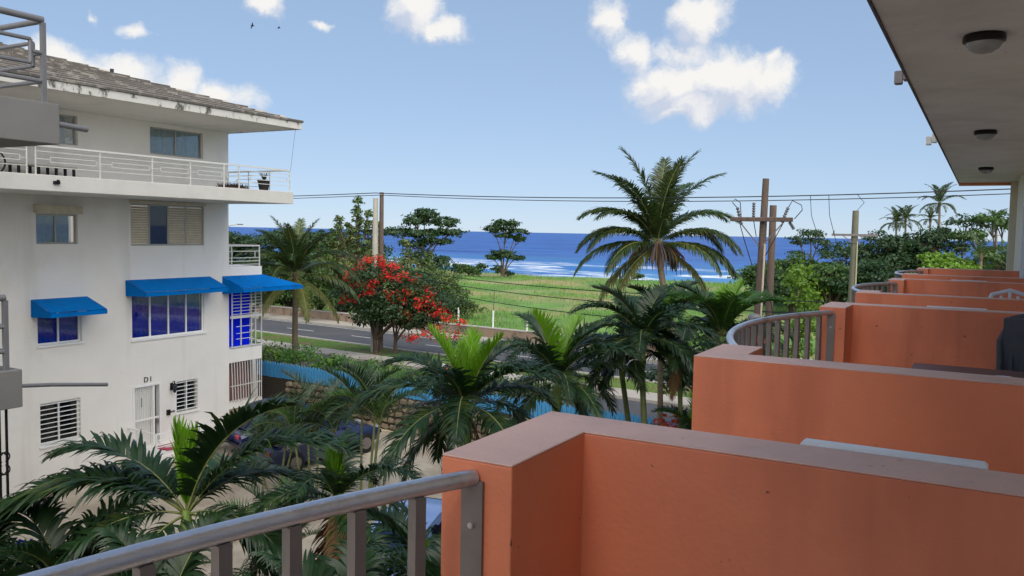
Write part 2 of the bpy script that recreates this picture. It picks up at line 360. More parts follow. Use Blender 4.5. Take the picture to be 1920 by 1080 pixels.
# ------------------------------------------------------------------ the ground
GZ = 0.5                                     # level of the street side
def sk(x, y): return y - 0.1 * (x + 25)      # the road runs slightly askew to the buildings
def lot_z(y): return -0.8 + (min(y, 23.6) - 12) * 0.075
def sheet(name, y0, y1, z, material, x0=-400, x1=300, skew=True, nx=2, thick=0.0, parent=None, kind='structure'):
    b = MB()
    f = sk if skew else (lambda x, y: y)
    for i in range(nx):
        a = x0 + (x1 - x0) * i / nx; c = x0 + (x1 - x0) * (i + 1) / nx
        if thick:
            b.prism([(a, f(a, y0), z - thick), (c, f(c, y0), z - thick), (c, f(c, y1), z - thick), (a, f(a, y1), z - thick)], (0, 0, thick))
        else:
            b.add([(a, f(a, y0), z), (c, f(c, y0), z), (c, f(c, y1), z), (a, f(a, y1), z)], [(0, 1, 2, 3)])
    return b.build(name, material, parent, kind=kind)
g = MB()
prof = [(-60, lot_z(-60)), (23.4, lot_z(23.4)), (24.3, lot_z(23.6)), (24.5, GZ - .45), (118, GZ - .45), (124, -.25), (131, -.9), (160, -5), (400, -20)]
for i in range(len(prof) - 1):
    (ya, za), (yb, zb) = prof[i], prof[i + 1]
    for xa, xb in ((-900, -27), (-27, 10), (10, 900)):
        g.add([(xa, sk(xa, ya) if ya > 24 and ya < 118 else ya, za), (xb, sk(xb, ya) if ya > 24 and ya < 118 else ya, za), (xb, sk(xb, yb) if yb > 24 and yb < 118 else yb, zb), (xa, sk(xa, yb) if yb > 24 and yb < 118 else yb, zb)], [(0, 1, 2, 3)])
g.build('ground', sand_m, kind='structure')
lb = MB()
for xa, xb in ((-23.5, -8.6),): lb.add([(xa, -40, lot_z(-40) + .01), (xb, -40, lot_z(-40) + .01), (xb, 23.3, lot_z(23.3) + .01), (xa, 23.3, lot_z(23.3) + .01)], [(0, 1, 2, 3)])
lb.build('courtyard_paving', lot_m, kind='structure')
sb = MB(); sb.add([(-8.4, -40, lot_z(-40) + .03), (.6, -40, lot_z(-40) + .03), (.6, 22.4, lot_z(22.4) + .03), (-8.4, 22.4, lot_z(22.4) + .03)], [(0, 1, 2, 3)])
sb.build('planting_bed', soil_m, kind='structure')
kb = MB()
for k in range(30):
    ya = -36 + k * 2; yb = ya + 1.98
    if yb > 23: break
    kb.prism([(-8.6, ya, lot_z(ya) - .1), (-8.4, ya, lot_z(ya) - .1), (-8.4, ya, lot_z(ya) + .14), (-8.6, ya, lot_z(ya) + .14)], (0, yb - ya, (yb - ya) * .075))
kb.build('bed_kerb', kerb_m, kind='structure')
sheet('street_ground', 24.6, 33.0, GZ - .02, verge_m)
sheet('service_lane', 27.0, 32.6, GZ, asphalt, -200, 150)
sheet('pavement', 32.6, 34.1, GZ + .12, sidewalk_m, -200, 150, nx=1, thick=.3)
sheet('grass_verge', 34.1, 36.55, GZ + .06, verge_m, -200, 150)
sheet('road_kerb', 36.55, 36.75, GZ + .12, kerb_m, -200, 150, nx=1, thick=.3)
road = sheet('road', 36.75, 42.3, GZ, asphalt, -250, 200)
sheet('edge_line', 36.95, 37.07, GZ + .004, road_white, -250, 200, parent=road, kind=None)
sheet('edge_line', 41.95, 42.07, GZ + .004, road_white, -250, 200, parent=road, kind=None)
for k in range(16):
    x = -70 + k * 6.0; sheet('lane_dash', 39.45, 39.57, GZ + .004, road_white, x, x + 2.6, parent=road, kind=None)
sheet('far_pavement', 42.3, 44.0, GZ + .13, sidewalk_m, -250, 200, nx=1, thick=.3)
# the meadow: a gently rolling sheet
nx, ny = 120, 40
xs = np.linspace(-260, 120, nx); tt = np.linspace(0, 1, ny) ** 1.3
V = np.zeros((nx * ny, 3)); XX, TT = np.meshgrid(xs, tt, indexing='ij')
y_a = 44.3 - 0.1 * (XX + 25); YY = y_a + (119.5 - y_a) * TT
ZZ = GZ + .03 + .12 * np.sin(XX * .13) * np.sin(YY * .17 + 1) * np.clip(TT * 6, 0, 1) + .1 * np.sin(XX * .41 + YY * .3) * np.clip(TT * 6, 0, 1) - .25 * np.clip((TT - .93) / .07, 0, 1)
V[:, 0] = XX.ravel(); V[:, 1] = YY.ravel(); V[:, 2] = ZZ.ravel()
ii, jj = np.meshgrid(np.arange(nx - 1), np.arange(ny - 1), indexing='ij'); a = (ii * ny + jj).ravel()
finish(link('meadow', raw_mesh('meadow', V, [np.stack([a, a + ny, a + ny + 1, a + 1], 1)], meadow_m, True)), kind='structure')
def meadow_z(x, y): return GZ + .03 + .12 * np.sin(x * .13) * np.sin(y * .17 + 1) + .1 * np.sin(x * .41 + y * .3)

# sea: swell as real relief near the shore, a far sheet out to the horizon
def sea_material():
    mm = bpy.data.materials.new('sea_water'); mm.use_nodes = True; nt = mm.node_tree; N = nt.nodes; L = nt.links; b = N['Principled BSDF']
    ge = N.new('ShaderNodeNewGeometry'); sp = N.new('ShaderNodeSeparateXYZ'); L.new(ge.outputs['Position'], sp.inputs[0])
    def noise(scale, detail, sx, sy):
        mp = N.new('ShaderNodeMapping'); mp.inputs['Scale'].default_value = (sx, sy, 1); L.new(ge.outputs['Position'], mp.inputs[0])
        n = N.new('ShaderNodeTexNoise'); n.inputs['Scale'].default_value = scale; n.inputs['Detail'].default_value = detail; n.inputs['Roughness'].default_value = .6; L.new(mp.outputs[0], n.inputs['Vector']); return n.outputs[0]
    def mrange(v, a, c, d=0, e=1):
        n = N.new('ShaderNodeMapRange'); L.new(v, n.inputs[0]); n.inputs[1].default_value = a; n.inputs[2].default_value = c; n.inputs[3].default_value = d; n.inputs[4].default_value = e; return n.outputs[0]
    def mix(f, p, q):
        n = N.new('ShaderNodeMix'); n.data_type = 'RGBA'
        for i, v in ((0, f), (6, p), (7, q)):
            if hasattr(v, 'links'): L.new(v, n.inputs[i])
            else: n.inputs[i].default_value = v if i == 0 else tuple(v) + (1,)
        return n.outputs[2]
    y = sp.outputs['Y']
    n1 = noise(.06, 5, .35, 1); n3 = noise(.006, 4, .25, 1)
    n5 = noise(.02, 5, .2, 1)
    deep = mix(mrange(n1, .40, .60), srgb(24, 62, 132), srgb(52, 104, 176))
    deep = mix(mrange(n5, .45, .65, 0, .75), deep, srgb(34, 80, 160))
    deep = mix(mrange(n3, .45, .65, 0, .6), deep, srgb(60, 108, 178))
    shal = mix(mrange(n1, .35, .65), srgb(84, 146, 190), srgb(48, 104, 172))
    col = mix(mrange(y, 150, 260), shal, deep)
    nf = noise(.05, 6, .45, 1.0)
    # foam: broken white crests in the surf zone
    ny = N.new('ShaderNodeMath'); ny.operation = 'MULTIPLY_ADD'; L.new(nf, ny.inputs[0]); ny.inputs[1].default_value = 62; L.new(y, ny.inputs[2])
    sn = N.new('ShaderNodeMath'); sn.operation = 'SINE'; dv = N.new('ShaderNodeMath'); dv.operation = 'DIVIDE'; L.new(ny.outputs[0], dv.inputs[0]); dv.inputs[1].default_value = 4.1; L.new(dv.outputs[0], sn.inputs[0])
    fo = mrange(sn.outputs[0], .25, .9); fa = mrange(y, 160, 205, 1, 0)
    m1 = N.new('ShaderNodeMath'); m1.operation = 'MULTIPLY'; L.new(fo, m1.inputs[0]); L.new(fa, m1.inputs[1])
    n4 = noise(.35, 5, .4, 1); brk = mrange(n4, .36, .60)
    m2 = N.new('ShaderNodeMath'); m2.operation = 'MULTIPLY'; L.new(m1.outputs[0], m2.inputs[0]); L.new(brk, m2.inputs[1])
    col = mix(m2.outputs[0], col, (.78, .82, .86))
    L.new(col, b.inputs['Base Color']); b.inputs['Roughness'].default_value = .42; b.inputs['Specular IOR Level'].default_value = .12
    bz = noise(.5, 6, .5, 1); bp = N.new('ShaderNodeBump'); bp.inputs['Strength'].default_value = .7; bp.inputs['Distance'].default_value = .6
    L.new(bz, bp.inputs['Height']); L.new(bp.outputs[0], b.inputs['Normal'])
    return mm
sea_m = sea_material()
nx, ny = 160, 130
xs = np.linspace(-500, 400, nx); ysea = np.concatenate([np.linspace(119, 210, 90), np.geomspace(212, 30000, 40)]); 
xs_f = np.linspace(-1, 1, nx)
XX = np.empty((nx, ny)); 
for j, yv in enumerate(ysea): XX[:, j] = xs_f * max(500, yv * 3) - 50
YY = np.repeat(ysea[None, :], nx, 0)
sw = np.clip((YY - 121) / 12, 0, 1) * np.clip((320 - YY) / 80, 0, 1)
ZZ = -.45 + sw * (.28 * np.sin(YY / 4.1 + 1.6 * np.sin(XX / 37.)) + .12 * np.sin(YY / 1.7 + XX / 9.))
V = np.stack([XX.ravel(), YY.ravel(), ZZ.ravel()], 1)
ii, jj = np.meshgrid(np.arange(nx - 1), np.arange(ny - 1), indexing='ij'); a = (ii * ny + jj).ravel()
finish(link('sea', raw_mesh('sea', V, [np.stack([a, a + ny, a + ny + 1, a + 1], 1)], sea_m, True)), kind='structure')

# ------------------------------------------------------------------ the hotel with terracotta balconies (where the camera stands)
ZF, ZP, ZC = 5.6, EYE - .55, EYE + 1.354     # balcony floor, parapet top, ceiling
hotel = empty('balcony_building', (4, 6, lot_z(6)), 'terracotta and cream balcony building running along the right edge of the photo', 'building')
XW = .56
hb = MB()
units = [(-7.22, -3.16), (-1.73, 2.31), (3.77, 7.71), (9.25, 13.11), (14.73, 18.51)]
doors = [(u0 + .9, u1 - .7, ZF + .02, ZF + 2.2) for u0, u1 in units]
# front wall faces -X: build with openings by hand
ys = sorted({-12., 22.6} | {v for d in doors for v in d[:2]})
for i in range(len(ys) - 1):
    a, b = ys[i], ys[i + 1]; d = [q for q in doors if q[0] <= a and b <= q[1]]
    spans = [(-2.5, 8.73)] if not d else [(-2.5, d[0][2]), (d[0][3], 21.0)]
    for z0, z1 in spans: hb.box(XW, XW + .2, a, b, z0, z1)
hb.box(XW + .2, 13, -12, 22.6, -2.5, 8.73)
hb.build('wall', mat('cream_render', srgb(226, 218, 196), .85, .05, 1.0, .1, 40), hotel)
MB().box(-.645, XW + .1, -12, 23.05, ZC + .003, ZC + .28).build('ceiling_slab', ceil_paint, hotel, bevel=.008)
MB().box(-.66, -.646, -12, 23.06, ZC - .008, ZC + .3).build('drip_edge', mat('dark_drip_edge', srgb(98, 92, 94), .7, .1, 4), hotel)
MB().box(-.645, XW - .001, 22.62, 23.04, ZC - .05, ZC + .001).build('end_beam', terracotta, hotel)
MB().box(XW - .14, XW + .15, 22.45, 22.9, -2.5, ZC - .001).build('corner_column', mat('cream_trim', srgb(214, 204, 180), .8, .05, 2), hotel)
for u0, u1 in units[1:]:
    y0, y1 = u0 + .9, u1 - .7
    fr = MB(); fr.box(XW - .02, XW + .04, y0, y0 + .06, ZF + .02, ZF + 2.2); fr.box(XW - .02, XW + .04, y1 - .06, y1, ZF + .02, ZF + 2.2); fr.box(XW - .02, XW + .04, y0 + .06, y1 - .06, ZF + 2.14, ZF + 2.2); fr.box(XW - .02, XW + .04, (y0 + y1) / 2 - .03, (y0 + y1) / 2 + .03, ZF + .02, ZF + 2.14)
    fo = fr.build('sliding_door', white_paint, hotel)
    for a, b in ((y0 + .06, (y0 + y1) / 2 - .03), ((y0 + y1) / 2 + .03, y1 - .06)):
        MB().box(XW + .005, XW + .015, a, b, ZF + .02, ZF + 2.14).build('pane', mat('pale_door_glass', srgb(176, 190, 206), .08, .04, 2), fo)
WT, PX = .19, -1.15                         # divider thickness, outer end
def railing(u0, u1, n):
    a, b = (-1.055, u0 + .52, ZP - .045), (-1.055, u1 - .60, ZP - .045)
    pts = arc_pts(a, b, .335, 32)
    part = MB().tube(pts, .0212, 16).build('railing', steel, hotel, smooth=True, label='curved brushed steel balcony railing')
    low = [p - Vector((0, 0, .62)) for p in pts]
    MB().tube(low, .014, 6).build('bottom_rail', steel_dark, part)
    me = None; L_ = sum((pts[i + 1] - pts[i]).length for i in range(32)); nb = int(L_ / .157)
    for k in range(1, nb + 1):
        t = k / (nb + 1) * 32; i = int(t); p = pts[i].lerp(pts[min(i + 1, 32)], t - i)
        if me is None: me = MB().box(-.017, .017, -.014, .014, -.615, -.018, .003).build('baluster', steel_dark, part, local=True); me.location = p - wloc(part); mesh0 = me.data; me.rotation_euler = (0, 0, 0)
        else: o = link('baluster', mesh0, part, p - wloc(part)); d = pts[min(i + 1, 32)] - pts[i]; o.rotation_euler = (0, 0, math.atan2(-d.x, d.y))
    for y, s in ((u0 + .502, 1), (u1 - .60, -1)):
        pl = MB().box(-1.085, -1.025, y - .004 + s * .006, y + .004 + s * .006, ZP - .67, ZP - .05).build('end_plate', steel_dark, part)
        bo = MB()
        for z in (ZP - .16, ZP - .5): bo.tube([(-1.055, y + s * .008, z), (-1.055, y + s * .016, z)], .008, 8)
        bo.build('bolt', steel, part)
for n, (u0, u1) in enumerate(units):
    # floor with a bowed outer edge
    edge = arc_pts((PX - .02, u0, 0), (PX - .02, u1, 0), .36, 20)
    poly = [(XW, u0, ZF - .18), (XW, u1, ZF - .18)] + [(p.x, p.y, ZF - .18) for p in reversed(edge)]
    MB().prism(poly, (0, 0, .18)).build('balcony_floor', mat('cream_floor_tile', srgb(222, 208, 184), .5, .06, 3), hotel)
    kp = MB()
    for i in range(20):
        p, q = edge[i], edge[i + 1]
        kp.prism([(p.x + .02, p.y, ZF + .001), (p.x + .14, p.y, ZF + .001), (q.x + .14, q.y, ZF + .001), (q.x + .02, q.y, ZF + .001)], (0, 0, .1))
    kp.build('floor_kerb', terracotta, hotel)
    for near, y in ((True, u0), (False, u1)):
        # L-shaped: divider plus the pier that returns towards the railing
        if near: poly = [(PX, y), (XW, y), (XW, y + WT), (PX + .2, y + WT), (PX + .2, y + .5), (PX, y + .5)]
        else: poly = [(PX, y - .6), (PX + .2, y - .6), (PX + .2, y - WT), (XW, y - WT), (XW, y), (PX, y)]
        MB().prism([(a, b, ZF + .1) for a, b in poly], (0, 0, ZP - ZF - .1 - .006)).build('divider_wall', terracotta, hotel, bevel=.004)
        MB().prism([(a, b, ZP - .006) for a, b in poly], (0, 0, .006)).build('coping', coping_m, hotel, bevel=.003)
    if n: railing(u0, u1, n)
# ceiling lights
for y, w in ((6.44, 'nearest ceiling light, the largest of three in the row'), (11.98, 'middle ceiling light of three in the row'), (17.95, 'farthest and smallest ceiling light of three in the row')):
    t = empty('ceiling_light', (-.08, y, ZC), 'round ' + w + ' under the soffit', 'ceiling light', 'round lights under the balcony ceiling')
    MB().lathe([(.120, .002), (.128, -.01), (.128, -.045), (.116, -.052)], (-.08, y, ZC), 28).build('ring', dark_bronze, t, smooth=True)
    MB().lathe([(.108, -.050), (.106, -.066), (.090, -.092), (.058, -.112), (.024, -.120), (.004, -.121)], (-.08, y, ZC), 28).build('dome', lampglass, t, smooth=True)
for (y, z, w) in ((12.95, ZC + .03, 'pale'), (8.37, ZC + .12, 'dark')):
    t = empty('edge_bracket', (-.69, y, z), w + ' little bracket fixed on the outer edge of the ceiling slab', 'bracket')
    m_ = offwhite if w == 'pale' else steel_dark
    MB().box(-.722, -.661, y - .05, y + .05, z - .06, z + .06, .008).build('plate', m_, t)
    MB().box(-.795, -.727, y - .035, y + .035, z - .09, z + .03, .01).build('housing', m_, t)
# air-conditioning units in the gaps between the balconies
for k, (a, b, w) in enumerate(((2.31, -.42, 'between the nearest two balconies'), (7.71, -.42, 'between the second and third balconies'), (13.11, -.42, 'between the third and fourth balconies'))):
    t = empty('air_conditioner', (0, a + .2, ZP - .6), 'white outdoor air conditioner box in the gap ' + w, 'air conditioner', 'air conditioners between the balconies')
    MB().box(-.41, .03, a + .012, a + .065, ZP - .58, ZP + .006, .008).build('case', plastic_white, t)
    MB().box(-.41, .03, a + .015, a + .06, ZP - .66, ZP - .581).build('bracket', steel_dark, t)
    gr = MB()
    for q in range(9): gr.box(-.38, .0, a + .0655, a + .072, ZP - .52 + q * .055, ZP - .50 + q * .055)
    gr.build('grille', grey_pipe, t)
    if k == 0:
        pp = [(.06 + .14 * (1 - math.cos(q)), a + .2, ZP - .22 + .165 * math.sin(q)) for q in np.linspace(0, PI / 2, 9)]
        MB().tube([(.06, a + .2, ZP - .6)] + pp + [(.5, a + .2, ZP - .05)], .03, 12).build('refrigerant_pipe', plastic_white, t, smooth=True)
# table, chairs on the balconies
t = empty('balcony_table', (.0, 6.4, ZF), 'dark red-brown wooden table on the second balcony', 'table')
MB().box(-.40, .5, 5.3, 6.42, ZF + .61, ZF + .65, .006).build('table_top', wood_dark, t)
for x in (-.34, .44):
    for y in (5.36, 6.36): MB().box(x - .025, x + .025, y - .025, y + .025, ZF, ZF + .609).build('leg', wood_dark, t)
t = empty('ashtray', (.13, 5.9, ZF + .65), 'small white ashtray on the red-brown table', 'ashtray')
MB().lathe([(.04, .002), (.05, .028), (.042, .028), (.035, .01), (.005, .01)], (.13, 5.9, ZF + .65), 18).build('bowl', plastic_white, t, smooth=True)
def chair(name, label, loc, material, rz):
    t = empty(name, loc, label, 'chair', rz=rz)
    MB().box(-.24, .24, -.24, .24, .40, .44, .01).build('seat', material, t, local=True)
    b = MB()
    pts = [(-.23, .24, .45), (-.24, .29, .75), (-.17, .32, .92), (0, .33, .97), (.17, .32, .92), (.24, .29, .75), (.23, .24, .45)]
    b.tube(pts, .022, 8)
    b.build('back_frame', material, t, smooth=True, local=True)
    for k in range(5):
        x = -.16 + k * .08; MB().tube([(x, .25, .44), (x, .30, .70), (x, .325, .95 - abs(x) * .5)], .016, 6).build('back_slat', material, t, local=True)
    for x in (-.21, .21):
        for y in (-.21, .21): MB().tube([(x, y, .40), (x * 1.12, y * 1.12, 0)], [.022, .016], 8).build('leg', material, t, local=True)
    return t
chair('plastic_chair', 'white plastic chair with slatted arched back on the third balcony', (.30, 10.25, ZF + .001), plastic_white, R(10))
t = chair('padded_chair', 'grey chair standing at the table on the second balcony', (.36, 7.02, ZF + .001), grey_fabric, R(0))
MB().box(-.22, .22, .28, .31, .50, .93, .012).build('back_cushion', grey_fabric, t, local=True)

# ------------------------------------------------------------------ white apartment house on the left
XF = -23.5; YE = 21.22
house = empty('apartment_house', (-29, 12, lot_z(12)), 'white four-storey apartment house with blue awnings and weathered hipped roof', 'building')
win = {'w4R': (18.02, 20.12, 9.39, 10.26), 'w4L': (14.1, 15.55, 9.40, 10.26), 'w3L': (14.25, 15.51, 6.50, 7.37), 'w3R': (17.29, 20.15, 6.44, 7.78), 'w2L': (14.24, 15.59, 3.59, 4.60),
       'w2R': (17.29, 20.13, 3.45, 4.98), 'w1L': (14.27, 15.51, .66, 1.90), 'w1R': (18.96, 19.83, .80, 1.86), 'door': (17.28, 18.33, -.08, 1.95)}
wb = MB(); holes_wall(wb, XF, 0, YE, -2, 10.4, list(win.values()), .22)
wb.add([(XF, YE, -2), (-36, YE, -2), (-36, YE, 10.4), (XF, YE, 10.4)], [(0, 1, 2, 3)])
wb.add([(XF, 0, -2), (-36, 0, -2), (-36, 0, 10.4), (XF, 0, 10.4)], [(3, 2, 1, 0)])
wb.add([(-36, 0, -2), (-36, YE, -2), (-36, YE, 10.4), (-36, 0, 10.4)], [(3, 2, 1, 0)])
wb.build('wall', white_wall, house)
# top-floor balcony slab and eaves
MB().box(-20.4, XF - .05, -.1, YE - .01, 7.9, 8.30).build('balcony_slab', slab_m, house, bevel=.015)
MB().box(-20.19, XF - .3, -.2, YE + .08, 10.401, 10.46).build('soffit', white_wall, house)
MB().box(-20.14, -20.18, -.2, YE + .12, 10.38, 10.60).build('fascia_board', fascia_m, house, bevel=.006)
MB().box(-20.18, -37, YE + .081, YE + .12, 10.38, 10.60).build('fascia_board', fascia_m, house, bevel=.006)
# hipped roof: long overlapping tile courses, each a piece of its own, stepping back along the hip
pitch = .30; cw = .42
tile_edge = mat('shadow_line_tile_edge', srgb(92, 87, 82), .9, .25, 4, .1, 30, col2=srgb(140, 133, 124), c2scale=2.2, c2lo=.52, c2hi=.62)  # shadow lines between the courses, painted as a dark front edge
def course(P, s0, s1, k, hip0, hip1):
    """one long tile course; P(s, t, z) maps along-eave, up-slope and height; the ends are mitred along the hips"""
    t0 = k * cw; t1 = t0 + cw + .10; z0 = 10.602 + t0 * pitch; z1 = 10.602 + t1 * pitch - .03; V_, F_, mi = [], [], []
    cuts = [s0]
    while cuts[-1] < s1 - 4: cuts.append(cuts[-1] + random.uniform(2.6, 4.2))
    cuts.append(s1)
    for i in range(len(cuts) - 1):
        a, c = cuts[i] + .008, cuts[i + 1] - .008; dz = random.uniform(0, .014); last = i == len(cuts) - 2; first = i == 0
        a0 = max(a, s0 + t0) if hip0 else a; a1 = max(a, s0 + t1) if hip0 else a; c0 = min(c, s1 - t0) if hip1 else c; c1 = min(c, s1 - t1) if hip1 else c
        if c0 <= a0 or c1 <= a1 + .02: continue
        n = len(V_); V_ += [P(a0, t0, z0 + dz), P(c0, t0, z0 + dz), P(c0, t0, z0 + .07 + dz), P(a0, t0, z0 + .07 + dz), P(a1, t1, z1 + dz), P(c1, t1, z1 + dz), P(c1, t1, z1 + .045 + dz), P(a1, t1, z1 + .045 + dz)]
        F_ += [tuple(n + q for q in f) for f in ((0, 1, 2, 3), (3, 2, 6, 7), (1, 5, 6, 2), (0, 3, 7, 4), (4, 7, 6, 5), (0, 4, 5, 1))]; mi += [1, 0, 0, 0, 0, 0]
    if not V_: return
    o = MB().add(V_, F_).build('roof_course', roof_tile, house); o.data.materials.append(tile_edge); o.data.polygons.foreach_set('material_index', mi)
for k in range(20):
    course(lambda s, t, z: (-20.10 - t, s, z), -.2, YE + .16, k, False, True)
for k in range(20):
    course(lambda s, t, z: (-37.1 + s, YE + .16 - t, z), 0, 17.0, k, True, True)
MB().prism([(-20.2, -.2, 10.47), (-20.2, YE + .05, 10.47), (-28.5, YE - 8.3, 12.9), (-28.5, -.2, 12.9)], (0, 0, .08)).build('roof_deck', roof_tile, house)
MB().tube([(-24.35, 17.3, 11.78), (-24.35, 17.3, 12.0)], .06, 10).build('vent_pipe', cable_m, house)

def win_frame(key, nsplit, material, inset=.10, wdt=.05):
    y0, y1, z0, z1 = win[key]; x = XF - inset; b = MB()
    b.box(x - .05, x, y0, y0 + wdt, z0, z1); b.box(x - .05, x, y1 - wdt, y1, z0, z1); b.box(x - .05, x, y0 + wdt, y1 - wdt, z0, z0 + wdt); b.box(x - .05, x, y0 + wdt, y1 - wdt, z1 - wdt, z1)
    cuts = [y0 + (y1 - y0) * i / nsplit for i in range(nsplit + 1)]
    for c in cuts[1:-1]: b.box(x - .045, x + .004, c - wdt * .5, c + wdt * .5, z0 + wdt, z1 - wdt)
    return b.build('window', material, house), cuts, x
def panes(f, key, cuts, x, g=glass, skip=()):
    y0, y1, z0, z1 = win[key]
    for i in range(len(cuts) - 1):
        if i in skip: continue
        MB().box(x - .03, x - .022, cuts[i] + .03, cuts[i + 1] - .03, z0 + .051, z1 - .051).build('pane', g, f)
def curtain(f, key, material, frac=(0, 1), depth=.16, amp=.03):
    y0, y1, z0, z1 = win[key]; a = y0 + (y1 - y0) * frac[0]; c = y0 + (y1 - y0) * frac[1]; n = max(8, int((c - a) / .035)); b = MB(); x = XF - .1 - depth
    vs = []; fs = []
    for i in range(n + 1):
        y = a + (c - a) * i / n; xx = x + amp * math.sin(y * 38) + amp * .6 * math.sin(y * 17 + 1)
        vs += [(xx, y, z0 - .1), (xx, y, z1 + .1)]
        if i: k = 2 * i; fs.append((k - 2, k, k + 1, k - 1))
    b.add(vs, fs); return b.build('curtain', material, f, smooth=True)
def sill(f, key): y0, y1, z0, z1 = win[key]; MB().box(XF - .1, XF + .05, y0 - .05, y1 + .05, z0 - .06, z0 - .003).build('sill', white_paint, f)
def grille(f, key, n, nv, material=white_paint):
    y0, y1, z0, z1 = win[key]
    for i in range(n): z = z0 + (z1 - z0) * (i + .6) / n; MB().bar((XF - .03, y0, z), (XF - .03, y1, z), .022).build('grille_bar', material, f)
    for i in range(nv): y = y0 + (y1 - y0) * (i + 1) / (nv + 1); MB().bar((XF - .042, y, z0), (XF - .042, y, z1), .03).build('grille_bar', material, f)
f, c, x = win_frame('w4R', 2, alu); panes(f, 'w4R', c, x); curtain(f, 'w4R', grey_curtain, (.02, .98), .08)
f, c, x = win_frame('w4L', 2, alu); panes(f, 'w4L', c, x); curtain(f, 'w4L', grey_curtain, (0, .9), .3)
f, c, x = win_frame('w3L', 2, alu); panes(f, 'w3L', [c[0], c[1], c[1] + .52], x); curtain(f, 'w3L', grey_curtain, (0, .86), .06, .008)
MB().box(XF + .004, XF + .16, 14.18, 15.58, 7.39, 7.62, .01).build('roller_box', shutter_m, f)
f, c, x = win_frame('w3R', 4, alu, .06); panes(f, 'w3R', c, x, dark_glass, (0, 2, 3))
for i in (0, 2, 3):
    y0, y1, z0, z1 = win['w3R']; n = 15
    for k in range(n):
        z = z0 + .08 + (z1 - z0 - .16) * (k + .5) / n
        MB().prism([(XF - .058, c[i] + .035, z - .034), (XF - .030, c[i] + .035, z - .040), (XF - .105, c[i] + .035, z + .022), (XF - .115, c[i] + .035, z + .016)], (0, c[i + 1] - c[i] - .07, 0)).build('shutter_slat', shutter_m, f)
MB().box(XF + .003, XF + .05, 17.24, 20.2, 7.79, 7.87).build('head_rail', shutter_m, f)
f, c, x = win_frame('w2L', 2, white_paint); panes(f, 'w2L', c, x); curtain(f, 'w2L', blue_curtain); sill(f, 'w2L')
f, c, x = win_frame('w2R', 4, white_paint, .06); panes(f, 'w2R', c, x); curtain(f, 'w2R', blue_curtain, depth=.1); sill(f, 'w2R')
f, c, x = win_frame('w1L', 2, white_paint); panes(f, 'w1L', c, x, dark_glass); curtain(f, 'w1L', grey_curtain, (.05, .28)); grille(f, 'w1L', 9, 0); sill(f, 'w1L')
MB().box(XF - .32, XF - .30, 14.9, 15.4, .6, 1.9).build('curtain', mat('teal_curtain', srgb(40, 120, 150), .9, .2, 6), f)
f, c, x = win_frame('w1R', 2, alu); panes(f, 'w1R', c, x, dark_glass); curtain(f, 'w1R', grey_curtain, (.0, .9)); grille(f, 'w1R', 8, 1); sill(f, 'w1R')
# street door with its security gate
dr = MB().box(XF - .2, XF - .15, 17.34, 18.05, -.08, 1.89).build('door', offwhite, house, label='white front door behind a barred gate')
fr = MB(); fr.box(XF - .14, XF + .03, 17.28, 17.34, -.08, 1.95); fr.box(XF - .14, XF + .03, 18.27, 18.33, -.08, 1.95); fr.box(XF - .14, XF + .03, 17.34, 18.27, 1.89, 1.95); fr.box(XF - .12, XF + .01, 18.05, 18.10, -.08, 1.89); fr.build('frame', white_paint, dr)
MB().box(XF - .17, XF - .16, 18.10, 18.27, -.08, 1.89).build('sidelight', dark_glass, dr)
for k in range(11): MB().bar((XF - .02, 17.38 + k * .066, -.05), (XF - .02, 17.38 + k * .066, 1.88), .016).build('gate_bar', white_paint, dr)
MB().box(XF - .04, XF, 17.35, 18.26, .78, .84).build('gate_rail', white_paint, dr)
MB().box(XF - .01, XF + .02, 18.14, 18.24, .62, .74).build('lock', steel_dark, dr)
MB().tube([(XF - .13, 17.72, 1.2), (XF - .13, 17.72, 1.5)], .02, 8).build('door_knocker', black_iron, dr)
# entrance step with white railing
st = MB(); st.box(XF + .003, -22.1, 17.05, 20.4, -1.2, -.1); st.build('entrance_step', white_wall, house, bevel=.01)
er = MB().bar((-22.15, 17.1, .62), (-22.15, 19.7, .62), .045).build('step_railing', white_paint, house)
for y in (17.1, 18.4, 19.7): MB().bar((-22.15, y, -.1), (-22.15, y, .62), .04).build('post', white_paint, er)
for z in (.2, .42): MB().bar((-22.15, 17.1, z), (-22.15, 19.7, z), .028).build('rail', white_paint, er)
MB().bar((XF, 17.1, .66), (-22.15, 17.1, .62), .04).build('rail', white_paint, er); MB().bar((XF + .5, 17.1, .1), (XF + .5, 17.1, .36), .028).build('rail', white_paint, er)
MB().bar((XF, 17.1, .1), (-22.5, 17.1, .1), .028).build('rail', white_paint, er); MB().bar((XF, 17.1, .36), (-22.5, 17.1, .36), .028).build('rail', white_paint, er)
t = empty('doormat', (-22.9, 18.1, -.098), 'red patterned doormat on the entrance step', 'doormat')
MB().box(-23.2, -22.5, 17.8, 18.9, -.098, -.075, .004).build('pile', mat_red, t)
MB().prism([(-22.85, 17.95, -.0745), (-22.6, 18.35, -.0745), (-22.85, 18.75, -.0745), (-23.1, 18.35, -.0745)], (0, 0, .004)).build('woven_diamond', mat('pale_weave', srgb(205, 180, 180), .95, .1, 20), t)
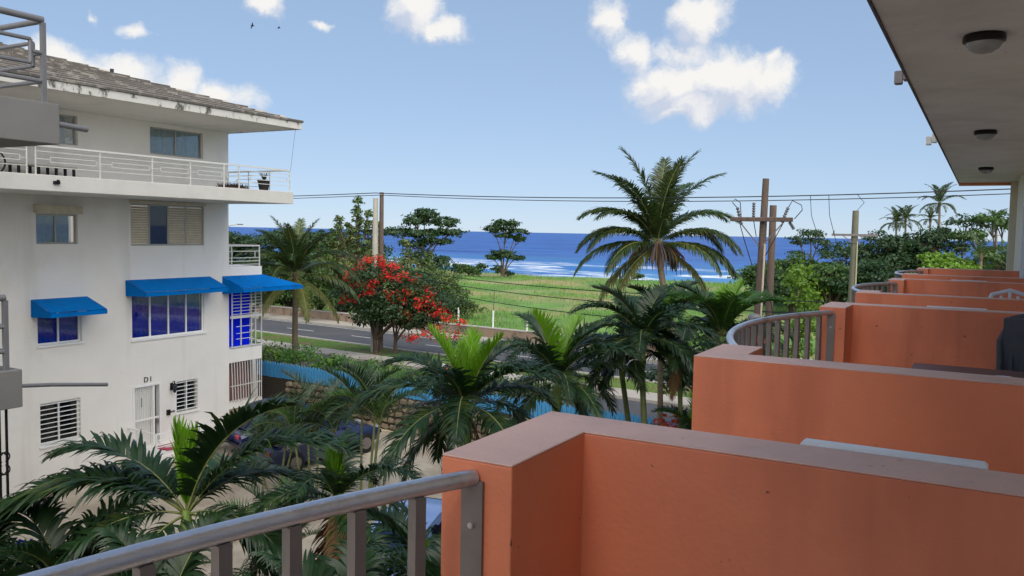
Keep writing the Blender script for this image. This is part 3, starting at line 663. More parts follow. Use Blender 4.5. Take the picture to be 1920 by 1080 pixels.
# number above the door
def text(body, size, loc, rot, material, parent, name='lettering'):
    cu = bpy.data.curves.new(name, 'FONT'); cu.body = body; cu.size = size; cu.extrude = .008; cu.align_x = 'CENTER'; cu.space_character = 1.25
    o = bpy.data.objects.new('tmp', cu); C.objects.link(o); me = bpy.data.meshes.new_from_object(o); bpy.data.objects.remove(o)
    me.materials.clear(); me.materials.append(material); q = link(name, me, parent, Vector(loc) - wloc(parent)); q.rotation_euler = rot; return q
text('D1', .24, (XF + .012, 17.85, 2.03), (R(90), 0, R(90)), black_iron, house, 'house_number')
t = empty('wall_lantern', (XF + .02, 18.75, 1.55), 'black wrought-iron wall lantern right of the white door', 'lantern')
MB().box(XF + .002, XF + .03, 18.70, 18.80, 1.62, 1.86).build('back_plate', black_iron, t)
MB().tube([(XF + .03, 18.75, 1.80), (XF + .1, 18.75, 1.92), (XF + .17, 18.75, 1.90)], .014, 8).build('arm', black_iron, t)
MB().lathe([(.015, -.06), (.05, 0), (.055, .02), (.05, .02)], (XF + .17, 18.75, 1.60), 8).build('base', black_iron, t)
MB().lathe([(.055, 0), (.085, .16), (.08, .16)], (XF + .17, 18.75, 1.62), 8).build('glass_body', dark_glass, t)
MB().lathe([(.10, 0), (.05, .07), (.02, .09), (.012, .17)], (XF + .17, 18.75, 1.78), 8).build('cap', black_iron, t)
t = empty('door_intercom', (XF + .02, 18.62, .85), 'small dark intercom box on the wall beside the white door', 'intercom')
MB().box(XF + .002, XF + .06, 18.55, 18.67, .80, .98, .008).build('box', black_iron, t)
MB().box(XF + .002, XF + .012, 18.71, 18.88, .86, .92).build('name_plate', steel_dark, t)
t = empty('slab_spotlight', (-20.38, 12.9, 8.15), 'small dark floodlight fixed to the white balcony slab', 'floodlight')
MB().box(-20.40, -20.34, 12.82, 12.98, 8.08, 8.16, .006).build('housing', black_iron, t)
MB().box(-20.34, -20.30, 12.88, 12.94, 8.13, 8.19, .006).build('bracket', black_iron, t)

# railing of the top-floor balcony: posts and a geometric pattern of thin bars
rl = MB().bar((-20.46, 2, 9.01), (-20.46, 21.1, 9.01), .045).build('railing', rail_paint, house, label='thin white geometric railing of the top balcony')
posts = [2.0, 4.5, 7, 9.5, 12.2, 12.42, 14.15, 15.75, 17.05, 18.3, 18.9, 21.1]
for y in posts: MB().bar((-20.46, y, 8.3), (-20.46, y, 9.0), .028).build('post', rail_paint, rl)
def key_bars(b, P, a, c):   # P(s,z) -> point ; rectangular loops between two posts
    for z in (.82, .28): b.bar(P(a, 8.3 + z * .7), P(c, 8.3 + z * .7), .018)
    m0, m1 = a + .22 * (c - a), c - .06 * (c - a)
    for z in (.46, .64): b.bar(P(m0, 8.3 + z * .7), P(m1, 8.3 + z * .7), .018)
    for mm_ in (m0, m1): b.bar(P(mm_, 8.3 + .46 * .7), P(mm_, 8.3 + .64 * .7), .018)
    b.bar(P(a, 8.3 + .55 * .7), P(m0, 8.3 + .55 * .7), .018); b.bar(P(m1, 8.3 + .55 * .7), P(c, 8.3 + .55 * .7), .018)
for i in range(len(posts) - 1):
    if posts[i + 1] - posts[i] < .4: continue
    b = MB(); key_bars(b, lambda s, z: (-20.46, s, z), posts[i], posts[i + 1]); b.build('bar_pattern', rail_paint, rl)
rl = MB().bar((-20.48, 21.12, 9.01), (-23.4, 21.12, 9.01), .045).build('railing', rail_paint, house)
for x in (-21.4, -22.4, -23.4): MB().bar((x, 21.12, 8.3), (x, 21.12, 9.0), .028).build('post', rail_paint, rl)
b = MB(); key_bars(b, lambda s, z: (s, 21.12, z), -23.4, -21.4); b.build('bar_pattern', rail_paint, rl)
MB().tube([(-20.47, 21.14, 9.0), (-20.3, 21.2, 10.4)], .006, 5).build('stay_wire', grey_pipe, house)
# sea-side balconies, stacked beyond the corner
for z0, z1 in ((5.34, 5.66), (2.2, 2.72), (.52, .74)):
    MB().box(XF + .004, -30, YE + .002, 22.8, z0, z1).build('balcony_slab', white_wall, house, bevel=.01)
rl = MB().bar((XF - .05, YE + .01, 6.42), (XF - .05, 22.72, 6.42), .05).build('railing', rail_paint, house)
for y in (YE + .03, 22.72): MB().bar((XF - .05, y, 5.66), (XF - .05, y, 6.42), .04).build('post', rail_paint, rl)
b = MB()
for z in (6.22, 5.98, 5.86, 5.74): b.bar((XF - .05, YE + .02, z), (XF - .05, 22.72, z), .025)
for y in (21.42, 22.5): b.bar((XF - .05, y, 5.98), (XF - .05, y, 6.22), .025)
b.build('bar_pattern', rail_paint, rl)
rl = MB().bar((XF - .05, 22.72, 6.42), (-29, 22.72, 6.42), .05).build('railing', rail_paint, house)
for x in (-25, -26.5, -28): MB().bar((x, 22.72, 5.66), (x, 22.72, 6.42), .03).build('post', rail_paint, rl)
MB().box(XF - .35, XF - .33, YE + .01, 22.5, 2.73, 5.3).build('blue_screen', blue_curtain, house)
rl = MB().bar((XF + .03, YE + .05, 2.76), (XF + .03, 22.72, 2.76), .04).build('window_cage', rail_paint, house, label='white barred cage over the sea-side balcony')
for y in (YE + .12, 21.75, 22.25, 22.45, 22.74): MB().bar((XF + .03, y, 2.74), (XF + .03, y, 4.95), .035).build('post', rail_paint, rl)
for k in range(9): z = 3.95 + k * .115; MB().bar((XF + .045, YE + .12, z), (XF + .045, 22.74, z), .022).build('bar', rail_paint, rl)
for z in (3.05, 3.25, 3.5): MB().bar((XF + .045, YE + .3, z), (XF + .045, 22.3, z), .022).build('bar', rail_paint, rl)
MB().box(XF, XF + .07, YE + .05, 22.74, 3.80, 3.90).build('ledge', rail_paint, rl)
MB().box(XF - .32, XF - .30, YE + .01, 22.5, .75, 2.19).build('brown_screen', brown_curtain, house)
rl = MB().bar((XF + .03, YE + .05, 1.35), (XF + .03, 22.72, 1.35), .03).build('window_cage', rail_paint, house, label='white barred cage over the ground-floor balcony')
for k in range(10): y = YE + .08 + k * .125; MB().bar((XF + .045, y + .06, .75), (XF + .045, y, 2.2), .024).build('bar', rail_paint, rl)
for y in (22.42, 22.52, 22.62, 22.72): MB().bar((XF + .05, y, .75), (XF + .05, y, 2.2), .024).build('bar', rail_paint, rl)
MB().box(XF - .1, XF - .02, 22.38, 22.5, .75, 2.19).build('balcony_post', white_wall, house)
MB().box(XF - .003, -29.9, YE + .003, 22.7, -1.0, .519).build('balcony_base', stone_m, house)

# blue awnings
def awning(label, y0, y1, fy0, fy1, zt, zf, xo=-22.55, val=.13, low=None):
    low = zf - val if low is None else low
    t = empty('awning', (XF, (y0 + y1) / 2, zt), label, 'awning', 'blue awnings on the white apartment house')
    xa = XF + .012; th = .012
    nu, nv = 14, 7; V_ = []; F_ = []
    for i in range(nu + 1):
        for j in range(nv + 1):
            u, v = i / nu, j / nv; y = (y0 + (y1 - y0) * u) * (1 - v) + (fy0 + (fy1 - fy0) * u) * v
            sg = .035 * math.sin(PI * v) * (.5 + .5 * abs(math.sin(PI * u * 3))) * math.sin(PI * min(1, u * 6)) ** .5 * (1 if u < .85 else (1 - u) / .15)
            V_.append((xa + (xo - xa) * v, y, zt + (zf - zt) * v - sg + th))
    for i in range(nu):
        for j in range(nv): a_ = i * (nv + 1) + j; F_.append((a_, a_ + 1, a_ + nv + 2, a_ + nv + 1))
    MB().add(V_, F_).build('canopy', blue_canvas, t, smooth=True)
    for q in range(1, max(2, int((y1 - y0) / .8))):
        u = q / max(2, int((y1 - y0) / .8)); MB().tube([(xa, y0 + (y1 - y0) * u, zt + th + .002), ((xa + xo) / 2, (y0 + (y1 - y0) * u + fy0 + (fy1 - fy0) * u) / 2, (zt + zf) / 2 + th - .028), (xo, fy0 + (fy1 - fy0) * u, zf + th + .002)], .008, 5).build('seam', blue_canvas, t)
    MB().prism([(xo, fy0, zf - .002), (xo, fy1, zf - .002), (xo, fy1, zf - val), (xo, fy0, zf - val)], (th, 0, 0)).build('valance', blue_canvas, t)
    for ya, yf, s in ((y0, fy0, 1), (y1, fy1, -1)):
        MB().prism([(xa, ya + s * .013, zt - .004), (xo - .004, yf + s * .013, zf - .004), (xo - .004, yf + s * .013, zf - val), (xa, ya + s * .013, low)], (0, -s * .012, 0)).build('side_panel', blue_canvas, t)
    MB().bar((xa + .02, y0 + .05, low), (xo - .03, fy0 + .05, zf - val + .03), .025).build('frame_bar', grey_pipe, t)
    MB().bar((xa + .02, y1 - .05, low), (xo - .03, fy1 - .05, zf - val + .03), .025).build('frame_bar', grey_pipe, t)
awning('small blue canvas awning over the left second-floor window', 14.05, 15.77, 14.05, 15.77, 4.92, 4.60, low=4.43)
awning('long blue canvas awning over the four-panel window', 17.07, 20.37, 17.10, 20.34, 5.35, 5.02, low=4.86)
awning('blue canvas awning over the sea-side balcony at the house corner', 20.92, 22.85, 21.02, 23.95, 5.335, 4.94, low=4.72)

# things on the top balcony
t = empty('potted_plant', (-21.3, 20.75, 8.3), 'spiky plant in a black pot at the balcony corner', 'potted plant')
MB().lathe([(.14, 0), (.2, .34), (.22, .36), (.2, .38), (.17, .36), (.01, .35)], (-21.3, 20.75, 8.301), 16).build('pot', terra_pot, t, smooth=True)
b = MB()
for k in range(16):
    a = k * 2.4; r_ = .12 + .1 * random.random(); b.prism([(-21.3, 20.75, 8.66), (-21.3 + .02, 20.75 + .02, 8.66), (-21.3 + r_ * math.cos(a), 20.75 + r_ * math.sin(a), 8.9 + .1 * random.random())], (.004, .004, 0))
b.build('leaves', leaf_dark, t)
t = empty('low_planter', (-21.9, 20.3, 8.3), 'low brown planter of dried plants by the balcony corner', 'planter')
MB().box(-22.3, -21.6, 19.6, 20.4, 8.301, 8.40, .02).build('box', mat('brown_box', srgb(92, 70, 56), .8, .2, 6), t)
b = MB()
for k in range(240):
    p = Vector((random.uniform(-22.3, -21.6), random.uniform(19.6, 20.4), 8.4)); q = p + Vector((random.uniform(-.12, .12), random.uniform(-.12, .12), random.uniform(.02, .2)))
    b.add([p, p + Vector((.03, .01, 0)), q], [(0, 1, 2)])
b.build('dried_stems', mat('dry_stem', srgb(70, 54, 44), .9, .3, 8), t)
t = empty('low_bench', (-22.9, 13.6, 8.3), 'long low bench with dark legs on the top balcony', 'bench')
MB().box(-23.2, -22.7, 12.75, 15.0, 8.66, 8.70, .005).build('seat', mat('pale_board', srgb(176, 168, 156), .7, .1, 6), t)
for y in (12.8, 13.35, 13.9, 14.4, 14.92):
    for x in (-23.15, -22.75): MB().box(x - .03, x + .03, y - .03, y + .03, 8.301, 8.659).build('leg', black_iron, t)
t = empty('bicycle', (-21.6, 11.6, 8.3), 'dark bicycle with an orange saddle bag leaning on the top balcony', 'bicycle')
for y in (11.15, 12.05):
    pts = [(-21.6, y + .29 * math.cos(q), 8.6 + .29 * math.sin(q)) for q in np.linspace(0, 2 * PI, 25)]
    wo = MB().tube(pts, .022, 6, cap=False).build('wheel', rubber, t)
    sp_ = MB()
    for q in range(10): sp_.bar((-21.6, y, 8.6), (-21.6, y + .27 * math.cos(q * PI / 5), 8.6 + .27 * math.sin(q * PI / 5)), .006)
    sp_.build('spokes', steel_dark, wo)
b = MB()
for p, q in (((11.15, 8.6), (11.3, 9.0)), ((11.3, 8.95), (11.75, 8.95)), ((11.3, 8.85), (11.6, 8.55)), ((11.6, 8.55), (11.75, 9.02)), ((11.6, 8.55), (12.05, 8.6)), ((12.05, 8.6), (11.73, 8.93))):
    b.tube([(-21.6, p[0], p[1]), (-21.6, q[0], q[1])], .018, 6)
b.build('frame', black_iron, t)
MB().tube([(-21.85, 11.33, 9.08), (-21.6, 11.3, 9.04), (-21.35, 11.33, 9.08)], .014, 6).build('handlebar', black_iron, t)
MB().box(-21.66, -21.54, 11.66, 11.9, 9.02, 9.07, .015).build('saddle', rubber, t)
MB().box(-21.75, -21.45, 11.45, 11.95, 8.82, 8.94, .02).build('saddle_bag', orange_paint, t)

# ------------------------------------------------------------------ grey wing cut by the left edge
wing = empty('grey_wing', (-13, 3, lot_z(3)), 'grey balcony wing cut off by the left edge of the photo', 'building')
MB().box(-24, -12.4, -9, 4.4, -2, 12.5).build('wall', white_wall, wing)
def wing_balcony(yend, zt, zb, rz, cut):
    MB().box(-9.6, -12.45, -4, yend, zb, zt).build('balcony_slab', grey_conc, wing, bevel=.01)
    X = -9.66; ye = yend - .15
    r_ = MB().tube([(X, -4, rz), (X, ye - .03, rz), (X, ye, rz)], .038, 12).tube([(X - .03, ye, rz - .01), (-12.4, ye, rz - .01)], .034, 12).build('railing', grey_pipe, wing, smooth=True)
    for y in (ye, ye - 1.6, ye - 3.2): MB().bar((X, y, zt), (X, y, rz - .03), .05).build('post', grey_pipe, r_)
    b = MB(); h = rz - zt
    for y1 in (ye, ye - 1.6):
        y0 = y1 - 1.6; z = lambda q: zt + q * h
        b.tube([(X, y0, z(.26)), (X, y1, z(.26))], .026, 8)
        b.tube([(X, y1, z(.60)), (X, y1 - .13, z(.60))], .024, 8); b.tube([(X, y1 - .15, z(.46)), (X, y1 - .15, z(.74))], .024, 8)
        b.tube([(X, y1 - .15, z(.74)), (X, y0 + .15, z(.74))], .024, 8); b.tube([(X, y1 - .15, z(.46)), (X, y0 + .15, z(.46))], .024, 8); b.tube([(X, y0 + .15, z(.46)), (X, y0 + .15, z(.74))], .024, 8)
        b.tube([(X, y0, z(.60)), (X, y0 + .15, z(.60))], .024, 8)
    b.tube([(X, ye, z(.26)), (-12.4, ye, z(.26))], .026, 8); b.tube([(X, ye, z(.60)), (X - .2, ye, z(.60))], .024, 8)
    b.tube([(X - .2, ye, z(.46)), (X - .2, ye, z(.74))], .024, 8); b.tube([(X - .2, ye, z(.74)), (-12, ye, z(.74))], .024, 8); b.tube([(X - .2, ye, z(.46)), (-12, ye, z(.46))], .024, 8)
    b.build('bar_pattern', grey_pipe, r_, smooth=True)
wing_balcony(6.13, 8.50, 8.03, 9.45, 0)
wing_balcony(5.63, 5.42, 4.98, 6.25, 0)
MB().tube([(-9.64, 6.0, 8.28), (-9.64, 6.50, 8.25)], .035, 12).build('drain_spout', grey_pipe, wing, smooth=True)
MB().tube([(-9.63, 5.5, 5.235), (-9.63, 6.0, 5.18), (-9.6, 6.70, 5.08)], [.022, .024, .024], 12).build('drain_spout', grey_pipe, wing, smooth=True)
t = empty('iron_screen', (-9.66, 5.45, lot_z(5.4)), 'tall black wrought-iron scroll support under the lower left balcony', 'iron screen')
for y in (5.39, 5.47): MB().bar((-9.66, y, lot_z(5.4)), (-9.66, y, 4.979), .022).build('bar', black_iron, t)
b = MB()
for zc in (4.35, 3.2, 2.0):
    for s in (-1, 1):
        for v in (-1, 1):
            pts = [(-9.66, 5.43 + s * (.02 + .05 * math.sin(q)), zc + v * (.02 + .11 * (1 - math.cos(q)) * .5)) for q in np.linspace(0, PI * 1.35, 12)]
            b.tube(pts, .008, 6)
b.build('scroll', black_iron, t)

# ------------------------------------------------------------------ street edge: stone wall, picket fence, low wall
def fy(x): return 23.5 - .06 * (x + 18)
sw_ = empty('stone_wall', (-16, fy(-16), lot_z(23.3)), 'rough field-stone retaining wall under the blue fence', 'stone wall')
b = MB()
for k in range(10):
    xa = -27 + k * 2.2; xc = xa + 2.2; b.prism([(xa, fy(xa), -.6), (xc, fy(xc), -.6), (xc, fy(xc), 1.28), (xa, fy(xa), 1.28)], (0, .42, 0))
b.build('core', mortar_m, sw_)
stones = []
for v in range(6):
    b = MB(); n = 8; r1 = []; r2 = []
    for k in range(n):
        a = 2 * PI * k / n + random.uniform(-.2, .2); q = random.uniform(.85, 1.1); cx_, cz_ = math.cos(a), math.sin(a); sq = 1 / max(abs(cx_), abs(cz_)) ** .6
        r1.append((cx_ * q * sq * .5, .03, cz_ * q * sq * .5)); r2.append((cx_ * q * sq * .36 + random.uniform(-.03, .03), -.13 + random.uniform(-.03, .03), cz_ * q * sq * .36))
    fs = [(k, (k + 1) % n, n + (k + 1) % n, n + k) for k in range(n)] + [tuple(range(n, 2 * n))]
    b.add(r1 + r2, fs); me = bpy.data.meshes.new('stone'); me.from_pydata(b.V, [], b.F); me.update(); me.materials.append(stone_m); stones.append(me)
zrow = .08; row = 0
while zrow < 1.15:
    hh = random.uniform(.2, .27); x = -23.3 + random.uniform(0, .2)
    while x < -7.2:
        w_ = random.uniform(.2, .42)
        o = link('stone', random.choice(stones), sw_, Vector((x + w_ / 2, fy(x + w_ / 2) - .01, zrow + hh / 2 + random.uniform(-.02, .02))) - wloc(sw_)); o.scale = (w_ * .92, .55, hh * .94); o.rotation_euler = (0, random.uniform(-.25, .25), 0); x += w_
    zrow += hh
pf = empty('picket_fence', (-16, fy(-16), 1.28), 'sky-blue wooden picket fence on the stone wall by the road', 'fence')
b = MB(); w_ = .062
b.prism([(-w_, -.012, 0), (w_, -.012, 0), (w_, -.012, .50), (0, -.012, .60), (-w_, -.012, .50)], (0, .024, 0))
pm = bpy.data.meshes.new('picket'); pm.from_pydata(b.V, [], b.F); pm.update(); pm.materials.append(fence_blue)
x = -27.0; k = 0
while x < -6.2:
    o = link('picket', pm, pf, Vector((x, fy(x), 1.29 + random.uniform(-.012, .012))) - wloc(pf)); o.rotation_euler = (0, random.uniform(-.012, .012), math.atan(-.06)); x += .148
for z in (1.42, 1.70): MB().prism([(-27, fy(-27) + .014, z), (-6.2, fy(-6.2) + .014, z), (-6.2, fy(-6.2) + .05, z), (-27, fy(-27) + .05, z)], (0, 0, .06)).build('rail', fence_blue, pf)
for k in range(9): xx = -26.8 + k * 2.5; MB().box(xx - .05, xx + .05, fy(xx) + .06, fy(xx) + .14, 1.281, 1.80).build('post', fence_blue, pf)
lw = empty('roadside_wall', (-30, sk(-30, 44.2), GZ), 'low brown rendered wall along the far side of the road', 'wall')
b = MB()
b.prism([(-200, sk(-200, 44.0), GZ), (150, sk(150, 44.0), GZ), (150, sk(150, 44.25), GZ), (-200, sk(-200, 44.25), GZ)], (0, 0, .68)); b.build('body', lowwall_m, lw)
b = MB(); b.prism([(-200, sk(-200, 43.97), GZ + .681), (150, sk(150, 43.97), GZ + .681), (150, sk(150, 44.28), GZ + .681), (-200, sk(-200, 44.28), GZ + .681)], (0, 0, .06)); b.build('coping', kerb_m, lw)
for i, (x, w) in enumerate(((-31.2, 'leftmost'), (-28.8, 'second'), (-26.1, 'third'), (-23.6, 'rightmost'))):
    t = empty('wire_fence_post', (x, sk(x, 44.12), GZ + .742), w + ' thin white fence post standing on the low roadside wall', 'post', 'white posts on the roadside wall')
    MB().box(x - .035, x + .035, sk(x, 44.12) - .035, sk(x, 44.12) + .035, GZ + .7412, GZ + 1.75, .006).build('shaft', white_paint, t)
    MB().box(x - .045, x + .045, sk(x, 44.12) - .045, sk(x, 44.12) + .045, GZ + 1.751, GZ + 1.78, .004).build('cap', white_paint, t)
t = empty('marker_cane', (-27.4, 46.5, GZ), 'single thin dark cane standing up from the meadow behind the low wall', 'cane')
MB().tube([(-27.4, 46.5, GZ), (-27.42, 46.5, 2.2), (-27.38, 46.5, 3.3)], [.03, .025, .018], 6).build('stem', bark_tree, t)

t = empty('road_barrier', (-21.4, 31.9, GZ + .1), 'small orange and white road barrier beside the hedge near the bright palm top', 'barrier')
for k in range(3): MB().box(-21.7 + k * .25, -21.62 + k * .25, 31.86, 31.94, GZ + .001, GZ + .62 - .1 * k, .01).build('post', orange_paint if k != 1 else white_paint, t)
MB().box(-21.72, -21.08, 31.945, 31.97, GZ + .25, GZ + .36).build('board', orange_paint, t)

# ------------------------------------------------------------------ utility poles and wires
def pole(label, x, y, z0, z1, r_a, r_b, material, lean=(0, 0)):
    t = empty('utility_pole', (x, y, z0), label, 'utility pole')
    n = 8; MB().tube([(x + lean[0] * i / n, y + lean[1] * i / n, z0 - .3 + (z1 - z0 + .3) * i / n) for i in range(n + 1)], [r_a + (r_b - r_a) * i / n for i in range(n + 1)], 14).build('shaft', material, t, smooth=True)
    return t
def insulator(t, p, q):   # stack of porcelain sheds between p and q
    p, q = Vector(p), Vector(q); d = q - p; pts = []; rs = []
    for i in range(13): pts.append(p + d * i / 12); rs.append(.055 if i % 2 else .025)
    MB().tube(pts, rs, 10).build('insulator', porcelain, t)
main = pole('tall leaning wooden power pole with crossarm, insulators and red cables', -5.62, 24.1, GZ - .2, 8.72, .165, .09, pole_wood, (.16, 0))
MB().box(-6.36, -4.66, 23.86, 23.98, 7.52, 7.64, .01).build('crossarm', pole_wood, main)
for s in (-1, 1): MB().bar((-5.5 + s * .05, 23.92, 6.85), (-5.5 + s * .62, 23.92, 7.53), .03).build('brace', steel_dark, main)
insulator(main, (-6.05, 23.92, 7.42), (-6.18, 23.9, 7.92)); insulator(main, (-5.72, 23.92, 7.64), (-5.72, 23.9, 8.05)); insulator(main, (-4.95, 23.92, 7.5), (-4.78, 23.9, 7.92)); insulator(main, (-4.75, 23.95, 7.52), (-4.62, 23.95, 7.32))
for k, pts in enumerate((((-6.18, 23.9, 7.9), (-6.32, 23.9, 8.05), (-6.25, 23.9, 8.15), (-6.1, 23.9, 8.05), (-6.05, 23.9, 7.55)), ((-4.78, 23.9, 7.92), (-4.68, 23.9, 8.1), (-4.45, 23.95, 7.98), (-4.42, 23.95, 7.85), (-4.62, 23.95, 7.6)),
                         ((-6.08, 23.9, 7.42), (-5.95, 23.9, 7.0), (-5.72, 23.95, 6.3)), ((-5.72, 23.9, 7.6), (-5.62, 23.9, 7.1)), ((-4.9, 23.92, 7.5), (-5.2, 23.95, 6.9), (-5.45, 23.95, 6.4)), ((-5.45, 24, 6.3), (-5.25, 24.1, 5.5), (-5.05, 24.1, 4.6)))):
    MB().tube(pts, .012, 6).build('jumper_wire', cable_m, main)
MB().tube([(-5.44, 23.95, 2.0), (-5.42, 23.93, 4.5), (-5.38, 23.92, 6.9)], .028, 8).build('conduit', mat('pale_conduit', srgb(206, 190, 170), .6, .1, 4), main)
for k, dx in enumerate((-.15, -.10, -.02, .10, .15)):
    pts = [(-5.6 + dx, 23.86 - .02 * k, 1.6), (-5.6 + dx * 1.1, 23.86, 3.2), (-5.58 + dx * .9, 23.88, 4.75)]
    MB().tube(pts, .03 if k < 3 else .014, 8).build('red_cable', red_cable if k != 2 else mat('orange_conduit', srgb(206, 130, 100), .6, .1, 5), main)
for k in range(3):
    q_ = np.linspace(0, 2 * PI, 19); MB().tube([(-5.35 + (.12 + .02 * k) * math.cos(a), 23.85 - .02 * k, 4.4 + .32 * math.sin(a)) for a in q_], .012, 6, cap=False).build('cable_coil', red_cable, main)
MB().lathe([(.2, 0), (.19, .08), (.12, .15), (.02, .17)], (-5.58, 23.9, 4.78), 14).build('cable_hood', grey_pipe, main, smooth=True)
MB().box(-5.4, -4.9, 23.7, 23.78, 4.62, 4.74, .01).build('splice_box', grey_pipe, main); MB().box(-5.3, -4.75, 23.8, 23.9, 4.82, 4.9, .01).build('splice_box', cable_m, main)
pole('shorter brown wooden pole just behind the crossarm pole', -6.02, 27.73, GZ - .1, 8.11, .13, .11, pole_wood)
p3 = pole('grey-green concrete power pole with thin crossarm in front of the dark trees', -6.17, 48.3, GZ, 8.58, .24, .16, pole_grey)
MB().box(-7.3, -5.0, 48.05, 48.15, 7.22, 7.34).build('crossarm', steel_dark, p3)
for s in (-1, 1): MB().bar((-6.17, 48.1, 6.85), (-6.17 + s * .55, 48.1, 7.22), .04).build('brace', steel_dark, p3)
for x in (-7.2, -5.1): MB().lathe([(.03, 0), (.05, .05), (.03, .1), (.05, .14), (.02, .18)], (x, 48.1, 7.34), 10).build('insulator', porcelain, p3)
MB().tube([(-5.98, 48.12, 1.0), (-6.0, 48.12, 7)], .035, 8).build('conduit', mat('cream_conduit', srgb(164, 158, 128), .6, .1, 4), p3)
pole('pale concrete power pole rising through the red-flowering tree', -28.3, 35.5, GZ, 8.75, .21, .13, pole_conc)
wp = pole('brown wooden power pole beside the pale concrete one', -28.25, 35.95, GZ, 9.08, .15, .11, pole_wood)
MB().tube([(-28.25, 35.83, 8.9), (-28.1, 35.7, 8.95)], .03, 6).build('bracket', steel_dark, wp)
def wire(label, pts, r, material=cable_m):
    return MB().tube(pts, r, 5).build('power_line', material, label=label, cat='wire', group='power and telephone lines')
def sagpts(a, b, sag, n=20): return [Vector(a).lerp(Vector(b), i / n) - Vector((0, 0, sag * (1 - (2 * i / n - 1) ** 2))) for i in range(n + 1)]
wire('upper overhead power line crossing the whole sky', sagpts((-75, 36.4, 9.9), (-28.25, 35.4, 9.02), .55, 14) + sagpts((-28.25, 35.4, 9.02), (14, 35.4, 9.75), .62)[1:], .022)
wire('second overhead power line just below the upper one', sagpts((-75, 36.9, 9.7), (-28.2, 35.8, 8.93), .55, 14) + sagpts((-28.2, 35.8, 8.93), (14, 35.8, 9.62), .66)[1:], .018)
for i, (z0, z1, z2, w) in enumerate(((5.25, 5.45, 5.95, 'highest'), (5.0, 5.1, 5.65, 'middle'), (4.62, 4.62, 5.3, 'lowest'))):
    wire(w + ' of three sagging cables in front of the meadow', sagpts((-28.3, 35.3, z0), (-5.6, 24.0 + .04 * i, z1 - .1), .28 + .06 * i) + sagpts((-5.6, 24.0 + .04 * i, z1 - .1), (14, 24.2, z2), .15, 8)[1:], .016)
for (xa, xc, w) in ((-6.25, -6.2, 'left'), (-5.55, -5.55, 'middle')):
    z = 8.79; pts = [(xa, 35.42, z), (xa - .03, 36, 8.0), (xc + .1, 37.2, 6.9)]
    MB().tube(pts, .012, 5).build('drop_wire', cable_m, label=w + ' thin drop wire hanging from the overhead line', cat='wire', group='drop wires')
MB().tube([(-4.5, 35.42, 8.82), (-4.9, 41, 8.72), (-6.1, 48.2, 8.58)], .012, 5).build('drop_wire', cable_m, label='short drop wire joining the overhead line to the grey-green pole', cat='wire', group='drop wires')
t = empty('street_lamp', (-70.2, 64.0, GZ), 'far street lamp arm peeping out beside the white house corner', 'street lamp')
MB().tube([(-70.9, 63.6, GZ), (-70.9, 63.6, 6.9), (-70.4, 63.9, 7.25), (-69.7, 64.3, 7.35)], [.09, .06, .05, .04], 8).build('pole', pole_conc, t)
MB().box(-69.9, -69.2, 64.2, 64.5, 7.3, 7.42, .03).build('lamp_head', grey_pipe, t)
# two birds in the sky
for (p, w, s) in (((-30.88, 29.37, 16.64), 'dark bird with raised wings, left of the pair in the sky', 1), ((-31.26, 31.48, 17.04), 'dark bird gliding, right of the pair in the sky', .8)):
    b = MB(); d = Vector((.5, .86, 0)) * s; n_ = Vector((.86, -.5, 0)) * s; c0 = Vector(p)
    b.tube([c0 - d * .09, c0 - d * .03, c0 + d * .04, c0 + d * .10], [.008, .028, .026, .006], 6)
    for sgn in (-1, 1):
        q = c0 + n_ * sgn * .03; tip = c0 + n_ * sgn * .16 + Vector((0, 0, (.14 if s == 1 else .06) * sgn)) - d * .05; b.add([q + d * .03, q - d * .04, tip, q + d * .03 + (tip - q) * .55], [(0, 1, 2, 3)])
    b.build('bird', black_iron, label=w, cat='bird', group='birds in the sky')

